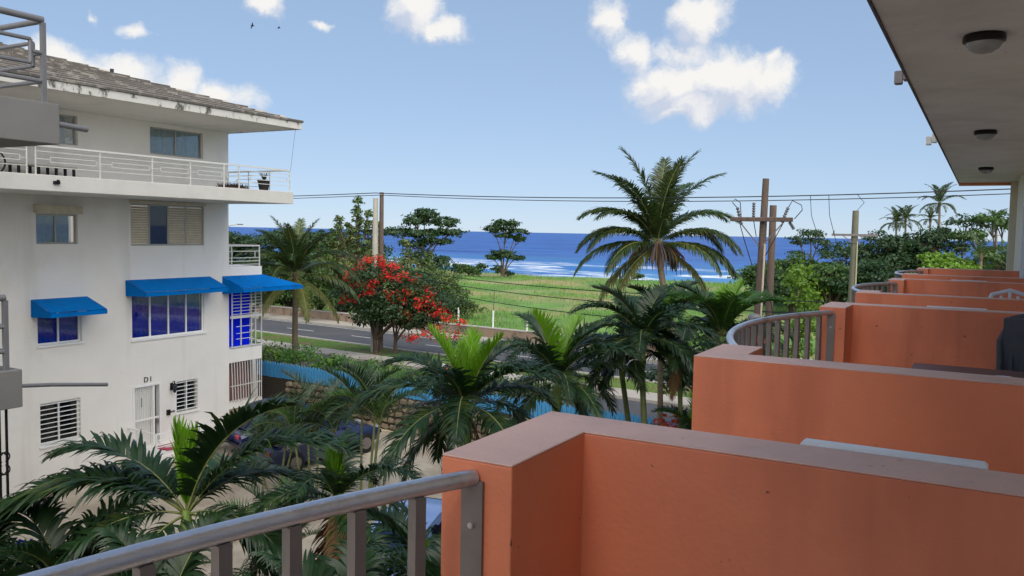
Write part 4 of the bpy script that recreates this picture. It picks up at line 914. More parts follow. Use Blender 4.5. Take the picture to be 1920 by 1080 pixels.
# ------------------------------------------------------------------ parked cars in the yard
def car(label, loc, rz, paint):
    t = empty('parked_car', loc, label, 'car', 'cars parked in the courtyard'); t.rotation_euler = (0, -math.atan(.075) * math.sin(rz), rz)
    st_ = [(-2.05, .42, .60, .72), (-1.95, .30, .78, .82), (-1.35, .24, .92, .86), (-.6, .22, .95, .87), (.5, .22, .93, .87), (1.2, .24, .86, .86), (1.85, .30, .70, .80), (2.05, .42, .58, .68)]
    V_, F_ = [], []
    for x, zb, zt, hw in st_:
        V_ += [(x, -hw * .9, zb), (x, -hw, zb + .15), (x, -hw, zt - .12), (x, -hw * .88, zt), (x, hw * .88, zt), (x, hw, zt - .12), (x, hw, zb + .15), (x, hw * .9, zb)]
    for i in range(len(st_) - 1):
        for k in range(8): F_.append((i * 8 + k, i * 8 + (k + 1) % 8, i * 8 + 8 + (k + 1) % 8, i * 8 + 8 + k))
    F_ += [tuple(range(7, -1, -1)), tuple(range(len(V_) - 8, len(V_)))]
    MB().add(V_, F_).build('body', paint, t, smooth=True, local=True)
    cs = [(-1.75, .90, .90, .74), (-1.15, .90, 1.40, .62), (-.5, .90, 1.47, .62), (.3, .90, 1.42, .62), (1.05, .88, .90, .74)]
    V_, F_ = [], []
    for x, zb, zt, hw in cs: V_ += [(x, -.78, zb - .06), (x, -hw, zt), (x, hw, zt), (x, .78, zb - .06)]
    for i in range(4):
        for k in range(3): F_.append((i * 4 + k, i * 4 + k + 1, i * 4 + 5 + k, i * 4 + 4 + k))
    MB().add(V_, F_).build('cabin', paint, t, smooth=True, local=True)
    g_ = dark_glass
    MB().add([(1.02, -.62, .93), (.36, -.54, 1.40), (.36, .54, 1.40), (1.02, .62, .93)], [(0, 1, 2, 3)]).add([(1.03, -.62, .94), (.37, -.54, 1.41), (.37, .54, 1.41), (1.03, .62, .94)], [(3, 2, 1, 0)]).build('windscreen', g_, t, local=True)
    MB().add([(-1.74, -.62, .96), (-1.2, -.54, 1.38), (-1.2, .54, 1.38), (-1.74, .62, .96)], [(0, 1, 2, 3)]).build('rear_window', g_, t, local=True)
    for s in (-1, 1):
        for a, c in ((-1.1, -.45), (-.38, .3)):
            MB().add([(a, s * .775, .93), (c + .12, s * .775, .93), (c, s * .645, 1.36), (a + .05, s * .645, 1.34)], [(0, 1, 2, 3)]).build('side_window', g_, t, local=True)
        for x in (-1.25, 1.3):
            w = MB().tube([(x, s * .70, .31), (x, s * .88, .31)], .31, 20).build('wheel', rubber, t, local=True); MB().tube([(x, s * .87, .31), (x, s * .895, .31)], .19, 14).build('rim', steel_dark, w, local=True)
        MB().box(1.80, 2.03, s * .50 - .14, s * .50 + .14, .58, .70, .02).build('headlight', lampglass, t, local=True)
        MB().box(-2.04, -1.88, s * .60 - .1, s * .60 + .1, .62, .76, .02).build('tail_light', mat_red, t, local=True)
        MB().box(.55, .75, s * .80, s * .98, .92, 1.03, .02).build('mirror', paint, t, local=True)
    return t
car('dark blue car parked by the corner of the white house', (-20.3, 20.9, lot_z(20.9) + .01), R(70), car_blue)
car('blue car half hidden by palms in front of the stone wall', (-18.3, 20.1, lot_z(20.1) + .01), R(74), car_mid)
car('pale blue car seen between the near railing bars through the palms', (-10.9, 15.6, lot_z(15.6) + .01), R(100), car_light)

# ------------------------------------------------------------------ palms
UPV = np.array([0, 0, 1.])
def norm(v): return v / np.maximum(np.linalg.norm(v, axis=-1, keepdims=True), 1e-9)
def frond_mesh(name, L_, th0, th1, n, ll, lw_, vee, droop, material, seed, power=1.3, start=.12, a0=25, a1=65, seg=4, twist=0.0, tipk=.35):
    """feather palm frond in its own frame: X outward, Z up, so gravity bends every leaflet"""
    r = np.random.default_rng(seed); K = 28
    s_ = np.linspace(0, 1, K + 1); th = R(th0) + (R(th1) - R(th0)) * s_ ** power
    P = np.zeros((K + 1, 3)); P[1:, 0] = np.cumsum(np.cos(th[:-1])) * L_ / K; P[1:, 2] = np.cumsum(np.sin(th[:-1])) * L_ / K
    P[:, 1] = twist * s_ ** 2 * L_
    b = MB(); rr = [max(.004, .020 * L_ / 2.2 * (1 - .85 * q)) for q in s_[::2]]; b.tube([tuple(p) for p in P[::2]], rr, 4)
    rib_v = np.array(b.V); rib_f = b.F
    VV = []; Q = []; nb = 0
    for side in (-1, 1):
        t = start + (1 - start) * (np.arange(n) + r.uniform(-.3, .3, n)) / (n - 1); t = np.clip(t, start, 1)
        k = np.minimum((t * K).astype(int), K - 1); f = t * K - k
        base = P[k] * (1 - f[:, None]) + P[k + 1] * f[:, None]; tan = norm(P[k + 1] - P[k]); nor = norm(np.cross(np.array([0, 1., 0])[None], tan) * -1); nor[nor[:, 2] < 0] *= -1
        u = (t - start) / (1 - start); prof_ = np.where(u < .4, .55 + .45 * np.sin(u / .4 * PI / 2), tipk + (1 - tipk) * np.cos((u - .4) / .6 * PI / 2))
        ln = ll * prof_ * r.uniform(.85, 1.1, n); ang = R(a0) + (R(a1) - R(a0)) * u + r.normal(0, .07, n)
        d = np.array([0, side, 0])[None] * np.cos(ang)[:, None] + tan * np.sin(ang)[:, None] + nor * (vee + r.normal(0, .10, n))[:, None]; d = norm(d)
        pts = [base]; dirs = [d]; dr_ = droop * r.uniform(.6, 1.4, n)
        for q in range(seg):
            p2 = pts[-1] + d * (ln / seg)[:, None]; pts.append(p2); d = norm(d - UPV[None] * (dr_ / seg * (q + 1) / seg * 2)[:, None]); dirs.append(d)
        wid = lw_ * prof_ ** .5 * r.uniform(.85, 1.15, n); prof_w = np.interp(np.linspace(0, 1, seg + 1), [0, .25, .6, 1], [.5, 1, .8, .06])
        vs = []
        for q in range(seg + 1):
            wv = norm(tan - (tan * dirs[q]).sum(1, keepdims=True) * dirs[q]) * (wid * prof_w[q] * .5)[:, None]; vs += [pts[q] - wv, pts[q] + wv]
        A = np.stack(vs, 1); m_ = 2 * (seg + 1); VV.append(A.reshape(-1, 3)); i0 = np.arange(n) * m_ + nb
        for q in range(seg): Q.append(np.stack([i0 + 2 * q, i0 + 2 * q + 1, i0 + 2 * q + 3, i0 + 2 * q + 2], 1))
        nb += n * m_
    V_ = np.concatenate(VV); nq = len(V_); quads = np.concatenate(Q)
    V_ = np.concatenate([V_, rib_v]); rq = np.array([[i + nq for i in f] for f in rib_f if len(f) == 4], int)
    me = raw_mesh(name, V_, [np.concatenate([quads, rq])], material); me.materials.append(rachis_m)
    mi = np.zeros(len(me.polygons), np.int32); mi[len(quads):] = 1; me.polygons.foreach_set('material_index', mi)
    me.polygons.foreach_set('use_smooth', [True] * len(me.polygons)); return me
# families of fronds, from upright to hanging, shared by all palms of a kind
ADO = [frond_mesh('frond', 2.0, 74, 6, 74, .62, .05, .45, .9, frond_m, 11), frond_mesh('frond', 2.1, 58, -30, 74, .64, .05, .35, 1.1, frond_m, 12),
       frond_mesh('frond', 2.1, 44, -55, 74, .62, .05, .3, 1.2, frond_m, 13, power=1.0), frond_mesh('frond', 2.0, 22, -72, 56, .6, .05, .2, 1.4, frond_m, 14, power=.9),
       frond_mesh('frond', 1.8, -4, -80, 52, .58, .048, .1, 1.3, frond_m, 15, power=.8), frond_mesh('frond', 2.1, 64, -10, 74, .62, .05, .4, .8, frond_mid, 16)]
ADO_Y = [frond_mesh('young_frond', 1.15, 86, 76, 30, .50, .05, .25, .15, frond_young, 21, a0=62, a1=80), frond_mesh('young_frond', 1.5, 76, 48, 44, .52, .05, .4, .4, frond_young, 22, a0=45, a1=70)]
ARE = [frond_mesh('frond', 1.7, 76, 20, 38, .52, .032, .5, .5, frond_m, 31), frond_mesh('frond', 1.8, 62, -10, 38, .5, .032, .45, .6, frond_mid, 32), frond_mesh('frond', 1.7, 44, -40, 36, .48, .032, .4, .8, frond_m, 33)]
COC = [frond_mesh('frond', 4.6, 86, 44, 120, .95, .068, .10, .6, coco_m, 41, a0=12, a1=52), frond_mesh('frond', 4.4, 58, -35, 120, 1.0, .068, .1, 1.0, coco_m, 42), frond_mesh('frond', 4.4, 38, -62, 120, 1.0, .068, .05, 1.3, coco_m, 43),
       frond_mesh('frond', 4.2, 14, -66, 110, .98, .068, .0, 1.7, coco_m, 44), frond_mesh('frond', 3.9, -22, -76, 100, .9, .055, -.05, 1.8, coco_old, 45), frond_mesh('frond', 4.5, 74, 14, 120, .95, .068, .12, .8, coco_m, 46, a0=14, a1=54)]
DRY = frond_mesh('dead_frond', 1.6, -60, -88, 40, .5, .05, -.1, 1.5, dead_leaf, 51)
FAR = [frond_mesh('frond', 3.6, 78, 20, 36, .80, .10, .1, .6, coco_m, 61, seg=2), frond_mesh('frond', 3.7, 48, -40, 36, .80, .10, .1, 1.0, coco_m, 62, seg=2), frond_mesh('frond', 3.5, 10, -75, 34, .75, .10, .05, 1.5, coco_m, 63, seg=2)]
BROAD = [frond_mesh('frond', 1.5, 66, -30, 40, .58, .050, .35, 2.0, frond_m, 71, seg=6), frond_mesh('frond', 1.5, 40, -66, 40, .58, .050, .25, 2.4, frond_m, 72, seg=6), frond_mesh('frond', 1.4, 78, 10, 38, .52, .050, .45, 1.7, frond_m, 73, seg=6)]
def palm(name, label, crown, base, fronds, r0_=.10, r1_=.07, shaft=.6, bark=bark_palm, group=None, bend=.0, cat='palm', rings=True):
    """fronds: list of (mesh, azimuth deg, scale)"""
    cx, cy, cz = crown; bx, by, bz = base; t = empty(name, (bx, by, bz), label, cat, group)
    n = 14; pts = []; rs = []
    for i in range(n + 1):
        q = i / n; e = math.sin(q * PI) * bend; pts.append((bx + (cx - bx) * q + e, by + (cy - by) * q, bz - .15 + (cz - shaft - bz + .15) * q))
        rs.append((r0_ * 1.35 if i == 0 else r0_ + (r1_ - r0_) * q) * (1 + (.07 if (rings and i % 2) else 0)))
    MB().tube(pts, rs, 10).build('trunk', bark, t, smooth=True)
    if shaft > .05: MB().tube([(cx, cy, cz - shaft - .05), (cx, cy, cz - shaft + .12), (cx, cy, cz - shaft * .4), (cx, cy, cz + .05)], [r1_ * 1.05, r1_ * 1.5, r1_ * 1.2, r1_ * .55], 10).build('crownshaft', crownshaft_m, t, smooth=True)
    else: MB().lathe([(r1_ * .9, -.35), (r1_ * 1.3, -.15), (r1_ * 1.4, .05), (r1_ * .9, .2), (.02, .3)], (cx, cy, cz), 10).build('crown_heart', bark_tree, t, smooth=True)
    for me, az, sc in fronds:
        dz = {True: .0, False: .0}[True]
        link('young_frond' if 'young' in me.name else ('dead_frond' if 'dead' in me.name else 'frond'), me, t, Vector((cx, cy, cz)) - Vector((bx, by, bz)), R(az), sc)
    return t
def ring(meshes, n, az0, jit, sc, seed):
    q = random.Random(seed); return [(meshes[i % len(meshes)], az0 + 360 * i / n + q.uniform(-jit, jit), sc * q.uniform(.9, 1.1)) for i in range(n)]
# azimuth 0 = +X (towards the terracotta balconies); 180 = towards the white house; 61 = to the right of the picture, 241 = to the left, 119 = away
G = 'palms in the courtyard'
def lz(x, y): return lot_z(y) + (.03 if x > -8.6 else .01)
palm('feather_palm', 'near courtyard palm with a great arching frond and an upright pale-green spear', (-7.55, 6.21, 3.92), (-7.5, 6.3, lz(-7.5, 6.3)),
     [(ADO[2], 213, 1.05), (ADO[1], 205, .85), (ADO[3], 238, .9), (ADO[0], 20, .95), (ADO[1], 40, .95), (ADO[2], 75, .85), (ADO[3], 15, .85), (ADO[4], 270, 1.0), (ADO[2], 110, .9), (ADO[4], 40, .9), (ADO_Y[0], 200, .86), (ADO_Y[0], 20, .82), (ADO_Y[0], 290, .8), (ADO[2], 222, 1.1), (ADO[2], 200, .95)], .11, .075, group=G)
palm('feather_palm', 'near courtyard palm with two short bright-green young fronds above the railing', (-6.35, 7.3, 3.95), (-6.5, 7.5, lz(-6.5, 7.5)),
     ring([ADO[1], ADO[3], ADO[2]], 8, 10, 14, .62, 3) + [(DRY, 150, .8), (DRY, 320, .7), (ADO_Y[0], 240, .55), (ADO_Y[0], 60, .55), (ADO_Y[1], 150, .42), (ADO[4], 200, .9), (ADO[4], 60, .9)], .12, .08, group=G)
palm('feather_palm', 'full courtyard palm with bright young top just left of the nearest terracotta pier', (-7.4, 11.69, 4.15), (-7.3, 11.8, lz(-7.3, 11.8)),
     ring([ADO[1], ADO[2], ADO[3]], 13, 25, 10, .95, 4) + [(DRY, 190, .8), (DRY, 40, .75), (ADO_Y[1], 200, .95), (ADO_Y[1], 20, .9), (ADO_Y[1], 110, .9), (ADO_Y[0], 260, .9), (ADO[0], 60, .75), (ADO[4], 235, .9), (ADO[4], 62, .85), (ADO[4], 150, .9)], .11, .075, group=G)
palm('feather_palm', 'courtyard palm rising behind the nearest terracotta wall, third from the left', (-7.42, 15.16, 4.1), (-7.4, 15.3, lz(-7.4, 15.3)),
     ring([ADO[1], ADO[2], ADO[3]], 12, 0, 10, .88, 5) + [(ADO_Y[1], 250, 1.05), (ADO_Y[1], 70, .95), (ADO[0], 160, .9), (ADO[0], 40, .85), (ADO[4], 241, .9), (ADO[4], 80, .9)], .10, .075, group=G)
palm('feather_palm', 'dark courtyard palm with drooping crown on a thin bare trunk near the second balcony', (-6.3, 16.97, 4.85), (-6.0, 17.1, lz(-6, 17.1)),
     ring([ADO[2], ADO[1], ADO[3]], 12, 12, 10, .84, 6) + [(ADO[4], 61, .95), (ADO[4], 30, 1.0), (ADO[4], 241, .9), (ADO[0], 200, .8), (ADO[0], 80, .8)], .085, .06, group=G, bark=bark_green)
palm('feather_palm', 'slim palm whose trunk leans left between two others behind the nearest wall', (-6.95, 17.5, 4.5), (-6.35, 17.9, lz(-6.35, 17.9)),
     ring([ADO[3], ADO[2]], 8, 40, 12, .72, 7) + [(ADO[4], 241, .8), (ADO[0], 100, .7)], .075, .055, group=G, bark=bark_green)
palm('feather_palm', 'palm with a hanging brown dead frond beside the second balcony', (-5.75, 17.9, 4.45), (-5.6, 18.1, lz(-5.6, 18.1)),
     ring([ADO[2], ADO[3], ADO[1]], 8, 20, 12, .7, 8) + [(DRY, 250, .6), (ADO[4], 80, .8)], .07, .05, group=G, bark=bark_green)
palm('feather_palm', 'lighter green palm at the foot of the crossarm power pole', (-5.6, 20.6, 4.6), (-5.5, 20.7, lz(-5.5, 20.7)),
     ring([ADO[5], ADO[2], ADO[5]], 11, 5, 12, .92, 9) + [(ADO_Y[1], 61, 1.0), (ADO_Y[1], 100, .9), (ADO[5], 241, .9), (ADO[0], 180, .9)], .09, .07, group=G)
palm('feather_palm', 'second lighter palm standing left of the crossarm pole in front of the meadow', (-7.3, 21.0, 4.6), (-7.2, 21.1, lz(-7.2, 21.1)),
     ring([ADO[5], ADO[1], ADO[2]], 11, 30, 12, .86, 10) + [(ADO[0], 60, .9), (ADO[0], 241, .85), (ADO_Y[1], 90, .8)], .09, .07, group=G)
palm('low_palm', 'low bright palm with a yellow-green fan beside the second balcony wall', (-5.35, 18.0, 2.6), (-5.3, 18.1, lz(-5.3, 18.1)),
     ring([ADO[5], ADO[1]], 7, 10, 14, .6, 12) + [(ADO_Y[1], 61, .9), (ADO_Y[1], 20, .8), (ADO_Y[1], 110, .8)], .07, .05, shaft=.2, group=G)
palm('low_palm', 'dark low palm at the wall foot under the slim palms', (-6.2, 19.2, 1.9), (-6.2, 19.2, lz(-6.2, 19.2)), ring([ADO[1], ADO[2]], 9, 0, 14, .65, 13), .07, .05, shaft=.2, group=G)
# feathery areca clumps further back
def areca(label, x, y, z, n, sc, seed):
    q = random.Random(seed); t = empty('areca_palm', (x, y, lot_z(y)), label, 'palm', G)
    for i in range(n):
        a = q.uniform(0, 2 * PI); d = q.uniform(.02, .3); bx, by = x + d * math.cos(a), y + d * math.sin(a); h = z - q.uniform(0, .5); tx, ty = x + d * 2.2 * math.cos(a), y + d * 2.2 * math.sin(a)
        MB().tube([(bx, by, lot_z(y) - .1), ((bx + tx) / 2, (by + ty) / 2, (h + lot_z(y)) / 2), (tx, ty, h)], [.04, .035, .025], 8).build('cane', bark_green, t, smooth=True)
        for k in range(6): link('frond', ARE[k % 3], t, Vector((tx, ty, h)) - t.location, R(math.degrees(a) + q.uniform(-100, 100) + (60 * k)), sc * q.uniform(.8, 1.1))
areca('feathery areca clump in front of the dark blue car', -15.6, 17.0, 1.9, 4, .95, 1)
areca('feathery areca clump with upright fronds before the blue fence', -13.9, 16.9, 2.4, 4, 1.0, 2)
areca('small feathery areca at the foot of the white house corner', -17.6, 17.6, 1.0, 3, .8, 3)
areca('feathery areca in the middle of the courtyard behind the bright young fronds', -11.2, 11.2, 1.5, 3, .8, 4)
# broad drooping palms low in the foreground
for (x, y, z, sc, seed, w) in ((-8.3, 5.3, 3.0, 1.0, 1, 'low broad-leaved palm in the bottom left corner'), (-6.9, 5.4, 3.0, .95, 2, 'low broad-leaved palm behind the left end of the near rail'), (-5.3, 6.2, 2.9, .9, 3, 'low palm tangle seen between the near balusters'),
                               (-4.6, 6.9, 3.1, .85, 4, 'low palm right behind the last balusters before the pier'), (-9.0, 4.6, 2.9, 1.0, 5, 'broad-leaved palm cut by the left edge beside the iron screen')):
    palm('broad_palm', w, (x, y, z), (x, y, lot_z(y)), ring(BROAD, 11, seed * 13, 14, sc, seed + 40), .07, .06, shaft=.15, group='low palms under the near railing')
palm('feather_palm', 'dark palm crown behind the near balusters in front of the pale blue car', (-5.6, 8.3, 2.7), (-5.6, 8.4, lz(-5.6, 8.4)), ring([ADO[2], ADO[3], ADO[1]], 11, 8, 12, .78, 33) + [(ADO_Y[1], 230, .6)], .10, .08, group=G)
# coconut palms
palm('coconut_palm', 'tall coconut palm with wide crown against the sea', (-12.95, 36.37, 6.62), (-11.4, 36.6, GZ + .06),
     [(COC[0], 209, 1.02), (COC[0], 30, 1.0), (COC[0], 330, .9), (COC[0], 100, .95), (COC[5], 28, 1.0), (COC[5], 206, 1.0), (COC[5], 75, .9), (COC[5], 240, .92), (COC[1], 214, .95), (COC[1], 20, .92), (COC[1], 300, .7), (COC[1], 48, .95), (COC[1], 192, .95), (COC[1], 240, .9), (COC[2], 190, .95), (COC[2], 12, .95), (COC[2], 208, .92), (COC[2], 232, .9), (COC[2], 30, .92), (COC[2], 50, .9), (COC[3], 203, 1.0), (COC[3], 33, 1.0), (COC[3], 12, .9), (COC[4], 222, 1.0), (COC[4], 28, .9), (COC[4], 245, .9), (COC[4], 8, .85), (COC[3], 250, .9), (COC[3], 350, .85), (COC[2], 119, .9), (COC[3], 95, .9), (COC[3], 150, .9)], .17, .13, shaft=0, bend=-.15)
t = bpy.data.objects['coconut_palm']
for k in range(90):
    a = random.uniform(0, 2 * PI); d = random.uniform(.15, 1.25); p = Vector((-12.95 + d * .5 * math.cos(a), 36.37 + d * .5 * math.sin(a), 6.72)); q = Vector((-12.95 + d * math.cos(a), 36.37 + d * math.sin(a), 6.55 - .35 * d))
    MB().tube([p, q, q + Vector((.08 * math.cos(a), .08 * math.sin(a), -.25)), q + Vector((.10 * math.cos(a), .10 * math.sin(a), -random.uniform(.4, .95)))], [.03, .035, .03, .01], 5).build('dry_spathe', dry_dark if k % 3 else dead_leaf, t)
palm('coconut_palm', 'young coconut palm with yellowing lower fronds in front of the white house corner', (-29.3, 30.6, 4.75), (-29.9, 31.2, GZ),
     [(COC[0], 119, .66), (COC[0], 29, .66), (COC[0], 209, .68), (COC[0], 290, .6), (COC[5], 250, .68), (COC[5], 20, .68), (COC[5], 60, .68), (COC[5], 190, .68), (COC[1], 215, .75), (COC[1], 30, .75), (COC[1], 310, .7), (COC[1], 270, .7), (COC[2], 35, .8), (COC[2], 205, .78), (COC[2], 290, .7), (COC[3], 30, .85), (COC[3], 55, .8), (COC[3], 210, .8), (COC[3], 240, .8), (COC[4], 25, .8), (COC[4], 215, .85), (COC[4], 330, .75), (COC[4], 260, .75), (COC[2], 119, .75), (COC[2], 80, .75)], .15, .11, shaft=0)
for i, (x, y, z, sc, w) in enumerate(((-4.33, 95.5, 10.75, .68, 'tallest far coconut palm above the dark trees at right'), (-5.38, 100.6, 9.3, .42, 'slim far palm just left of the tallest one'), (-8.1, 104.8, 9.25, .62, 'far coconut palm, right of the close pair'), (-9.0, 104.3, 8.9, .6, 'far coconut palm, left of the close pair'), (.68, 90.1, 8.6, .5, 'far palm crown peeping over the dark trees by the building edge'))):
    palm('far_palm', w, (x, y, z), (x + .3, y, GZ), ring(FAR, 17, i * 17, 12, sc, 60 + i) + ring([FAR[2]], 5, 30, 10, sc, 70 + i), .14, .10, shaft=0, bark=bark_palm, group='far palms by the shore', rings=False)
palm('far_palm', 'pale drooping palm fronds in front of the dark trees near the building edge', (-.3, 66.4, 6.0), (-.2, 66.5, GZ), ring(FAR, 9, 20, 20, .6, 90), .12, .10, shaft=0, group='far palms by the shore', rings=False)

# ------------------------------------------------------------------ broad-leaved trees
def leaf_cloud(centres, radii, counts, size, seed, flat=.5, sub=26, spread=.22, up=.6):
    """leaf-sized diamonds gathered in sprays on the shells of ellipsoids"""
    r = np.random.default_rng(seed); Ps = []; Ns = []
    for c, rad, n in zip(centres, radii, counts):
        c = np.array(c); rad = np.array(rad); k = max(6, int(sub * (n / 600) ** .5))
        d = norm(r.normal(size=(k, 3))); d[:, 2] = np.abs(d[:, 2]) * np.where(r.uniform(size=k) < .78, 1, -.7); sc_ = r.uniform(.55, 1.05, (k, 1)); ctr = c + d * rad * sc_
        idx = r.integers(0, k, n); p = ctr[idx] + r.normal(size=(n, 3)) * rad.mean() * spread * np.array([1, 1, flat]); Ps.append(p); Ns.append(norm((p - c) / rad) * .7)
    P = np.concatenate(Ps); Nn = np.concatenate(Ns) + UPV * up + r.normal(size=P.shape) * .55; Nn = norm(Nn); m_ = len(P)
    a = norm(np.cross(Nn, r.normal(size=P.shape))); b = np.cross(Nn, a); s = size * r.uniform(.6, 1.3, (m_, 1))
    V_ = np.stack([P - a * s * .5, P + b * s * .3 - Nn * s * .06, P + a * s * .5 - UPV * s * .12, P - b * s * .3 - Nn * s * .06], 1).reshape(-1, 3); i0 = np.arange(m_) * 4
    return V_, np.stack([i0, i0 + 1, i0 + 2, i0 + 3], 1)
def tree(name, label, base, clumps, size, material, trunk_r=.2, seed=1, group=None, forks=None, cat='tree', flat=.5, spread=.22, up=.6, density=1.0, fork_z=.35, bark=bark_tree):
    """clumps: (dx, dy, z above base, rx, ry, rz, leaves)"""
    t = empty(name, base, label, cat, group); B = Vector(base); q = random.Random(seed)
    zt = min(c[2] - c[5] * .6 for c in clumps); fz = max(.3, zt * fork_z + .2)
    fork = B + Vector((q.uniform(-.15, .15), q.uniform(-.15, .15), fz)); b = MB()
    b.tube([B - Vector((0, 0, .2)), B + Vector((0, 0, fz * .4)), fork], [trunk_r * 1.4, trunk_r * 1.05, trunk_r * .9], 9); b.build('trunk', bark, t, smooth=True)
    for c in clumps:
        e = B + Vector((c[0], c[1], c[2])); md = fork.lerp(e, .5) + Vector((q.uniform(-.2, .2), q.uniform(-.2, .2), .12 * (e - fork).length))
        lb_ = MB(); lb_.tube([fork - Vector((0, 0, .1)), fork.lerp(md, .6), md, e], [trunk_r * .62, trunk_r * .5, trunk_r * .38, trunk_r * .12], 7)
        for k in range(5):
            d = Vector((q.uniform(-1, 1) * c[3], q.uniform(-1, 1) * c[4], q.uniform(.0, .8) * c[5])) * .8; lb_.tube([md.lerp(e, .5), md.lerp(e, .8) + d * .4, e + d], [trunk_r * .22, trunk_r * .14, trunk_r * .05], 5)
        lb_.build('limb', bark, t, smooth=True)
    V_, F_ = leaf_cloud([(c[0], c[1], c[2]) for c in clumps], [c[3:6] for c in clumps], [int(c[6] * density) for c in clumps], size, seed, flat, spread=spread, up=up)
    link('crown', raw_mesh('crown', V_, [F_], material), t); return t
def rand_clumps(seed, n, R_, z0, z1, rr, leaves, squash=.6):
    q = random.Random(seed); out = []
    for k in range(n):
        a = 2 * PI * k / n + q.uniform(-.4, .4); d = R_ * math.sqrt(q.uniform(.05, 1)); z = z0 + (z1 - z0) * q.random() * (1 - .35 * (d / R_)); s = rr * q.uniform(.75, 1.2); out.append((d * math.cos(a), d * math.sin(a), z, s, s, s * squash, leaves))
    return out
# red-flowering tree at the roadside
rb = (-28.1, 35.35, GZ + .06)
rt_ = tree('flowering_tree', 'roadside tree covered in red flowers', rb,
     [(.2, -.3, 4.0, 1.3, 1.3, .8, 1500), (1.9, .4, 3.6, 1.4, 1.2, .8, 1500), (3.4, 1.0, 2.7, 1.2, 1.1, .8, 1200), (-1.0, -.6, 2.9, 1.1, 1.1, .9, 1100), (1.2, -.6, 2.3, 1.4, 1.1, .8, 1500), (2.7, .2, 1.9, 1.1, 1.0, .7, 1100), (.0, -.5, 1.9, .9, .9, .6, 800)], .17, leaf_dark, .13, 3, spread=.24)
pts = []
for (dx, dy, z) in ((-1.5, -.9, 3.9), (-1.0, -.9, 4.25), (-.4, -.8, 4.5), (.1, -.8, 4.9), (.6, -.7, 5.0), (1.1, -.6, 4.75), (1.6, -.4, 4.6), (2.1, -.3, 4.2), (2.5, -.2, 3.95), (1.8, -.5, 4.0), (1.3, -.8, 4.2), (-.9, -1.0, 3.6), (-.3, -1.0, 3.65), (.4, -1.0, 3.6), (.8, -.9, 3.9),
                    (-1.2, -1.1, 2.7), (-1.0, -1.1, 2.95), (2.4, -.4, 3.3), (2.9, -.1, 3.0), (3.3, .2, 3.1), (3.7, .3, 2.8), (4.0, .4, 2.5), (3.6, .1, 2.3), (4.3, .5, 2.0), (3.9, .3, 1.5), (4.1, .4, 1.1), (4.7, .6, 1.2), (3.2, .0, 1.2), (2.9, -.2, 2.6), (2.0, -.6, 2.9), (1.5, -.8, 3.3), (2.2, -.5, 2.2), (3.0, .3, 3.5), (5.0, .6, 1.9), (5.4, .7, 1.0), (2.6, -.3, 1.0), (0.2, -1.0, 3.2)):
    pts.append((dx, dy, z))
V_, F_ = leaf_cloud(pts, [(.30, .30, .16)] * len(pts), [int(40 + 56 * abs(math.sin(k * 2.3))) for k in range(len(pts))], .145, 77, .7, sub=20, spread=.55, up=.3)
V2, F2 = leaf_cloud(pts, [(.40, .40, .26)] * len(pts), [30] * len(pts), .15, 78, .7, sub=20, spread=.55, up=.4); link('spray_leaves', raw_mesh('spray_leaves', V2, [F2], leaf_mid), rt_)
link('flowers', raw_mesh('flowers', V_, [F_], red_flower), rt_)
tw = MB()
for dx, dy, z in pts: tw.tube([Vector(rb) + Vector((min(dx, 3.2) * .75, .2, max(1.6, z - 1.0))), Vector(rb) + Vector((dx * .92, dy * .6, z - .35)), Vector(rb) + Vector((dx, dy, z))], [.03, .02, .01], 5)
tw.build('twigs', mat('pale_twig', srgb(130, 122, 108), .9, .2, 5), rt_)
tree('roadside_tree', 'dark leafy tree with twisted trunk beside the pale concrete pole', (-27.0, 35.6, GZ + .06), [(.3, .2, 2.6, 1.3, 1.2, .8, 1500), (1.4, .3, 2.1, 1.1, 1.0, .8, 1200), (-.8, 0, 2.4, 1.0, 1.0, .8, 1000), (.5, .2, 1.7, 1.2, 1.0, .5, 1000)], .18, leaf_dark, .10, 8)
def shoots(seed, spec):
    out = []
    for (dx, dy, z0, z1, r_) in spec:
        n = max(2, int((z1 - z0) / (r_ * 1.1)))
        for k in range(n + 1): q = k / n; out.append((dx, dy, z0 + (z1 - z0) * q, r_ * (1 - .45 * q), r_ * (1 - .45 * q), r_ * .8, int(130 * (1 - .3 * q) * (r_ / .5) ** 2) + 60))
    return out
tree('sea_grape', 'sea-grape tree with tall upright shoots left of the wooden pole', (-39.4, 47.2, GZ), rand_clumps(4, 9, 2.6, 2.0, 5.0, 1.4, 800) + shoots(1, ((-1.6, 0, 5.0, 7.2, .5), (.2, 0, 5.2, 8.5, .55), (.9, .3, 5.0, 7.6, .5), (1.8, .2, 4.8, 6.9, .5), (-.8, .2, 5, 6.7, .5), (-2.4, .2, 4.4, 6.2, .5))), .22, leaf_grape, .18, 21, spread=.3)
tree('sea_grape', 'lighter sea-grape bush between the red flowers and the large almond tree', (-36.4, 50.4, GZ), rand_clumps(5, 9, 2.4, 1.2, 4.2, 1.3, 760) + shoots(2, ((-.9, 0, 4.2, 5.6, .5), (1.0, .2, 3.6, 4.6, .5))), .22, leaf_grape, .15, 22, spread=.3)
tree('sea_grape', 'dense sea-grape bush behind the young coconut palm', (-43.0, 47.2, GZ), rand_clumps(6, 10, 2.8, 1.4, 4.6, 1.4, 760) + shoots(3, ((0, 0, 4.6, 5.9, .5), (1.2, 0, 4.6, 5.6, .5))), .22, leaf_mid, .18, 23, spread=.3)
tree('sea_grape', 'olive-green shrub at the right edge of the thicket by the meadow', (-34.6, 52.2, GZ), rand_clumps(7, 8, 2.0, .7, 3.0, 1.1, 640), .22, leaf_grape, .12, 24, spread=.3)
